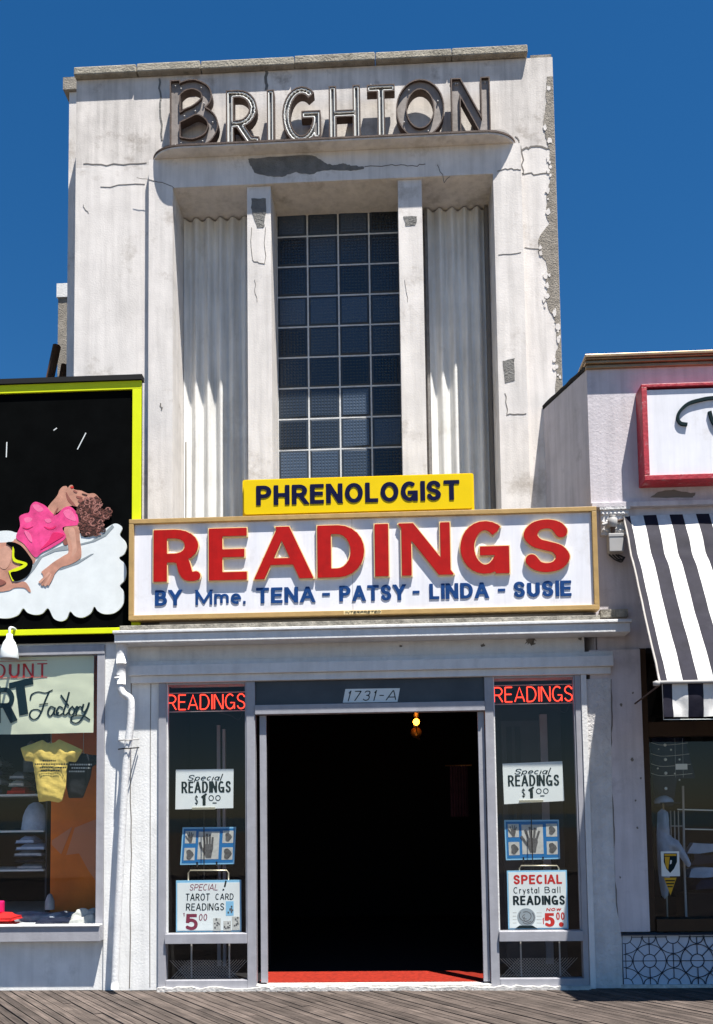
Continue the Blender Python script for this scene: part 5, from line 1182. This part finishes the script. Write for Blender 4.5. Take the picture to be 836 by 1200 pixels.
m = MB(); p = poly([(771, 952), (783, 952), (785, 978), (795, 985), (803, 998), (810, 1012), (806, 1016), (797, 1004), (788, 998), (785, 1030), (783, 1050), (776, 1050), (771, 1010)], YW - .02); soft_cloth(m, p, YW - .02, 'paleblue', puff=.05, fold=.02, seed=3); tag(m.build('white_jacket'), 'pale jacket with one sleeve hanging in the right shop window', 'jacket')
m = MB()  # rods added in place of a railing reflected in the glass
for xx in (786, 790.5, 795): m.tube([at(xx, 950, .1), at(xx + 1, 1000, .1)], .006, 'box', 6)
m.tube([at(800.5, 921, .1), at(802, 1000, .1)], .011, 'box', 6); m.tube([at(794, 948.5, .1), at(850, 950, .1)], .006, 'card', 6); m.tube([at(802, 971.5, .1), at(850, 972.5, .1)], .006, 'card', 6); m.tube([at(786, 968, .1), at(802, 968, .1)], .005, 'box', 6); m.tube([at(801.5, 1000, .1), (at(801.5, 1000, .1).x, .1, zw0 + .05)], .011, 'box', 6)
tag(m.build('railing_reflection'), 'thin rods shaped as a railing reflection behind the pale jacket', 'rack')
m = MB()
for i in range(4):
    a = at(808 + random.uniform(-3, 6), 1000 + i * 14, .2); m.prism(rough_poly([(a.x, a.z), (a.x + .35, a.z + .02), (a.x + .4, a.z + .09), (a.x + .05, a.z + .1)], .012, 3), .2 - .02 * i, .3, 'navycloth' if i % 2 else 'paleblue')
m.box(X(800, 1060, .2), X(850, 1060, .2), .15, .4, zw0 + .05, Z(820, 1046, .2), 'dark')
tag(m.build('folded_clothes'), 'dark blue folded clothes stacked low in the right shop window', 'clothes')
YSt = YR + .088
m = MB(); a, b = at(775.5, 1027, YSt), at(796, 997.5, YSt); m.box(a.x, b.x, YSt - .002, YSt + .001, a.z, b.z, 'card')
sh_ = [(778, 1000), (793.5, 1000), (793.5, 1010), (790, 1018), (785.5, 1023), (781, 1018), (778, 1010)]; m.prism(poly(sh_, YSt), YSt - .003, YSt, 'ink'); m.prism(poly([(779, 1004), (785, 1004), (783, 1020), (780, 1014)], YSt), YSt - .0036, YSt, 'badgey'); m.prism(poly([(778.8, 1000.7), (792.8, 1000.7), (792.8, 1003), (778.8, 1003)], YSt), YSt - .0042, YSt, 'badgey'); m.prism(poly([(785.5, 1008), (787.5, 1008), (787, 1012), (785, 1013)], YSt), YSt - .0036, YSt, 'card')
tag(m.build('shield_sticker'), 'white sticker with black and gold shield on right shop window', 'sticker')
m = MB(); m.prism(poly([(778, 1028.5), (793, 1028.5), (786, 1049)], YSt), YSt - .002, YSt + .001, 'badgey')
for yy, a, b in ((1032, 780, 791), (1035.5, 781, 790), (1039, 782.5, 788.5)): p, q = at(a, yy + .8, YSt), at(b, yy - .8, YSt); m.box(p.x, q.x, YSt - .003, YSt, p.z, q.z, 'ink')
tag(m.build('pennant_sticker'), 'small gold triangular sticker below the shield sticker', 'sticker')

# red framed sign
YQ = -.50
q_ = thing('red_framed_sign', 'white box sign with chipped red frame and black script on the lilac wall', 'sign', tuple(at(800, 562, YQ)))
qx0 = X(753.5, 500, YQ); qz1, qz0 = Z(770, 449.5, YQ), Z(770, 562.5, YQ); QX1 = 4.6; fw_ = .05
m = MB(); m.box(qx0 + fw_, QX1 - fw_, YQ + .02, YR - .001, qz0 + fw_, qz1 - fw_, 'signwhite')
m.build('panel', q_)
m = MB(); m.box(qx0, QX1, YQ, YR - .002, qz0, qz0 + fw_ - .001, 'redframe'); m.box(qx0, QX1, YQ, YR - .002, qz1 - fw_ * .6, qz1, 'redframe'); m.box(qx0, qx0 + fw_ - .001, YQ + .001, YR - .002, qz0 + fw_, qz1 - fw_ * .6 - .001, 'redframe'); m.box(QX1 - fw_, QX1, YQ + .001, YR - .002, qz0 + fw_, qz1 - fw_ * .6 - .001, 'redframe'); m.build('frame', q_, .004)
m = MB(); Yq = YQ + .02
m.ribbon(spline(poly([(803.5, 498), (797, 496.5), (793.8, 490), (797, 482), (806, 474), (818, 470), (836, 467), (870, 468), (905, 460)], Yq), 6), .024, .03, Yq - .02, Yq, 'ink')
m.ribbon(spline(poly([(831.5, 484), (835, 495), (842, 505), (850, 520), (860, 528)], Yq), 5), .03, .02, Yq - .0206, Yq, 'ink')
m.build('script_lettering', q_)

# awning
random.seed(11)
aw = thing('awning', 'black and white striped vinyl awning over the right shop window', 'awning', tuple(at(800, 604, YR)))
ax0 = X(731.5, 606, YR - .01); az1 = Z(760, 604, YR - .01); AY = -1.5; az0 = Z(800, 799, AY); axb = X(774, 799, AY); sw = .1195
nS = 26; nv = 30; sub = 5
def aw_pt(x_, t, disp=True):
    y = (YR - .01) + (AY - YR + .01) * t; z = az1 + (az0 - az1) * t
    bend = -.03 * math.exp(-((t - .24) / .05) ** 2)
    x = x_ + (axb - ax0) * t
    if disp:
        nz = mathutils.noise.noise(Vector((x * 3, t * 4, 1.3))) * .016 + mathutils.noise.noise(Vector((x * 9 + t * 6, t * 14, 7))) * .006
        y -= nz * min(1, t * 6); z += nz * .4 + bend * .5 - .02 * math.sin(math.pi * t); y -= bend * .8
    return (x, y, z)
m = MB()
edges = [ax0, ax0 + .055]; 
while len(edges) < nS: edges.append(edges[-1] + sw)
for i in range(len(edges) - 1):
    k = 'vinylb' if i % 2 == 0 else 'vinylw'; vs = []
    for j in range(nv + 1):
        for q in range(sub + 1): vs.append(aw_pt(edges[i] + (edges[i + 1] - edges[i]) * q / sub, j / nv))
    m.add(vs, [(j * (sub + 1) + q, (j + 1) * (sub + 1) + q, (j + 1) * (sub + 1) + q + 1, j * (sub + 1) + q + 1) for j in range(nv) for q in range(sub)], k, True)
m.build('canopy', aw)
m = MB(); xe = edges[-1]
# side gusset at the left end
fA = (ax0, YR - .012, az1); fB = aw_pt(ax0, 1); 
m.tube([aw_pt(ax0 - .004, t / 20) for t in range(21)], .009, 'plate', 6); m.tube([aw_pt(ax0 - .01, 1), aw_pt(xe, 1)], .014, 'box', 8)
m.tube([(fB[0] + .01, AY, az0 - .01), (fB[0] + .12, YR - .0, az0 - .02)], .007, 'brown', 8); m.lathe((fB[0] - .03, AY + .0, az0 - .01), [(.0, -.02), (.025, -.015), (.028, .015), (0, .025)], 'box', 10)
m.build('rail', aw)
m = MB(); zv = az0 - (Z(800, 799, AY) - Z(800, 838, AY)); vx0 = edges[0] + (axb - ax0) + .02
ve = [vx0, vx0 + .075]
while len(ve) < nS: ve.append(ve[-1] + sw)
for i in range(len(ve) - 1):
    vs = []
    for j in range(9):
        for q in range(sub + 1):
            x_ = ve[i] + (ve[i + 1] - ve[i]) * q / sub; t = j / 8
            vs.append((x_, AY + .02 + (mathutils.noise.noise(Vector((x_ * 6, t * 1.5, 4))) * .035 + mathutils.noise.noise(Vector((x_ * 14, t * 4 + x_ * 5, 9))) * .012) * t, az0 - .012 + (zv - az0) * t))
    m.add(vs, [(j * (sub + 1) + q, (j + 1) * (sub + 1) + q, (j + 1) * (sub + 1) + q + 1, j * (sub + 1) + q + 1) for j in range(8) for q in range(sub)], 'vinylb' if i % 2 == 0 else 'vinylw', True)
m.tube([(vx0, AY + .02, az0 - .01), (vx0, AY + .02, zv - .03), (vx0 + .45, AY + .02, zv - .035)], .003, 'card', 5)
m.build('valance', aw)

# electric fitting by the sign
c = at(719, 630, YR)
fx = thing('junction_box', 'grey electrical junction box with dangling black cables beside the white sign', 'fitting', tuple(at(719, 655, YR)))
m = MB(); a, b = at(711.5, 650, YR), at(727.5, 629, YR); m.box(a.x, b.x, YR - .1, YR - .0, a.z, b.z, 'box'); m.box(a.x - .004, b.x + .004, YR - .104, YR - .05, b.z - .03, b.z + .004, 'box'); m.build('box', fx, .006)
m = MB(); t0 = at(718, 612, YR - .06); m.lathe(t0, [(.03, -.05), (.045, -.03), (.045, .03), (.02, .05), (.03, .06), (.001, .07)], 'box', 12); m.tube([t0 + Vector((0, 0, -.05)), (t0.x, t0.y, b.z)], .02, 'brown', 8); m.tube([at(706, 615, YR - .05), at(716, 613, YR - .06)], .016, 'box', 8); m.tube([at(722, 611, YR - .06), at(731, 609, YR - .03)], .014, 'brown', 8); m.build('insulator', fx)
m = MB(); p0 = at(714, 650, YR - .06)
for k_ in range(3): m.tube(spline([tuple(p0 + Vector((.03 * k_, 0, 0))), tuple(p0 + Vector((.05 + .03 * k_, -.01, -.05))), tuple(p0 + Vector((.11 + .015 * k_, 0, -.07 + .02 * k_))), tuple(p0 + Vector((.13, .02, -.02))), tuple(p0 + Vector((.09, .05, .01)))], 5), .007, 'wirebk', 6)
m.build('cable', fx)
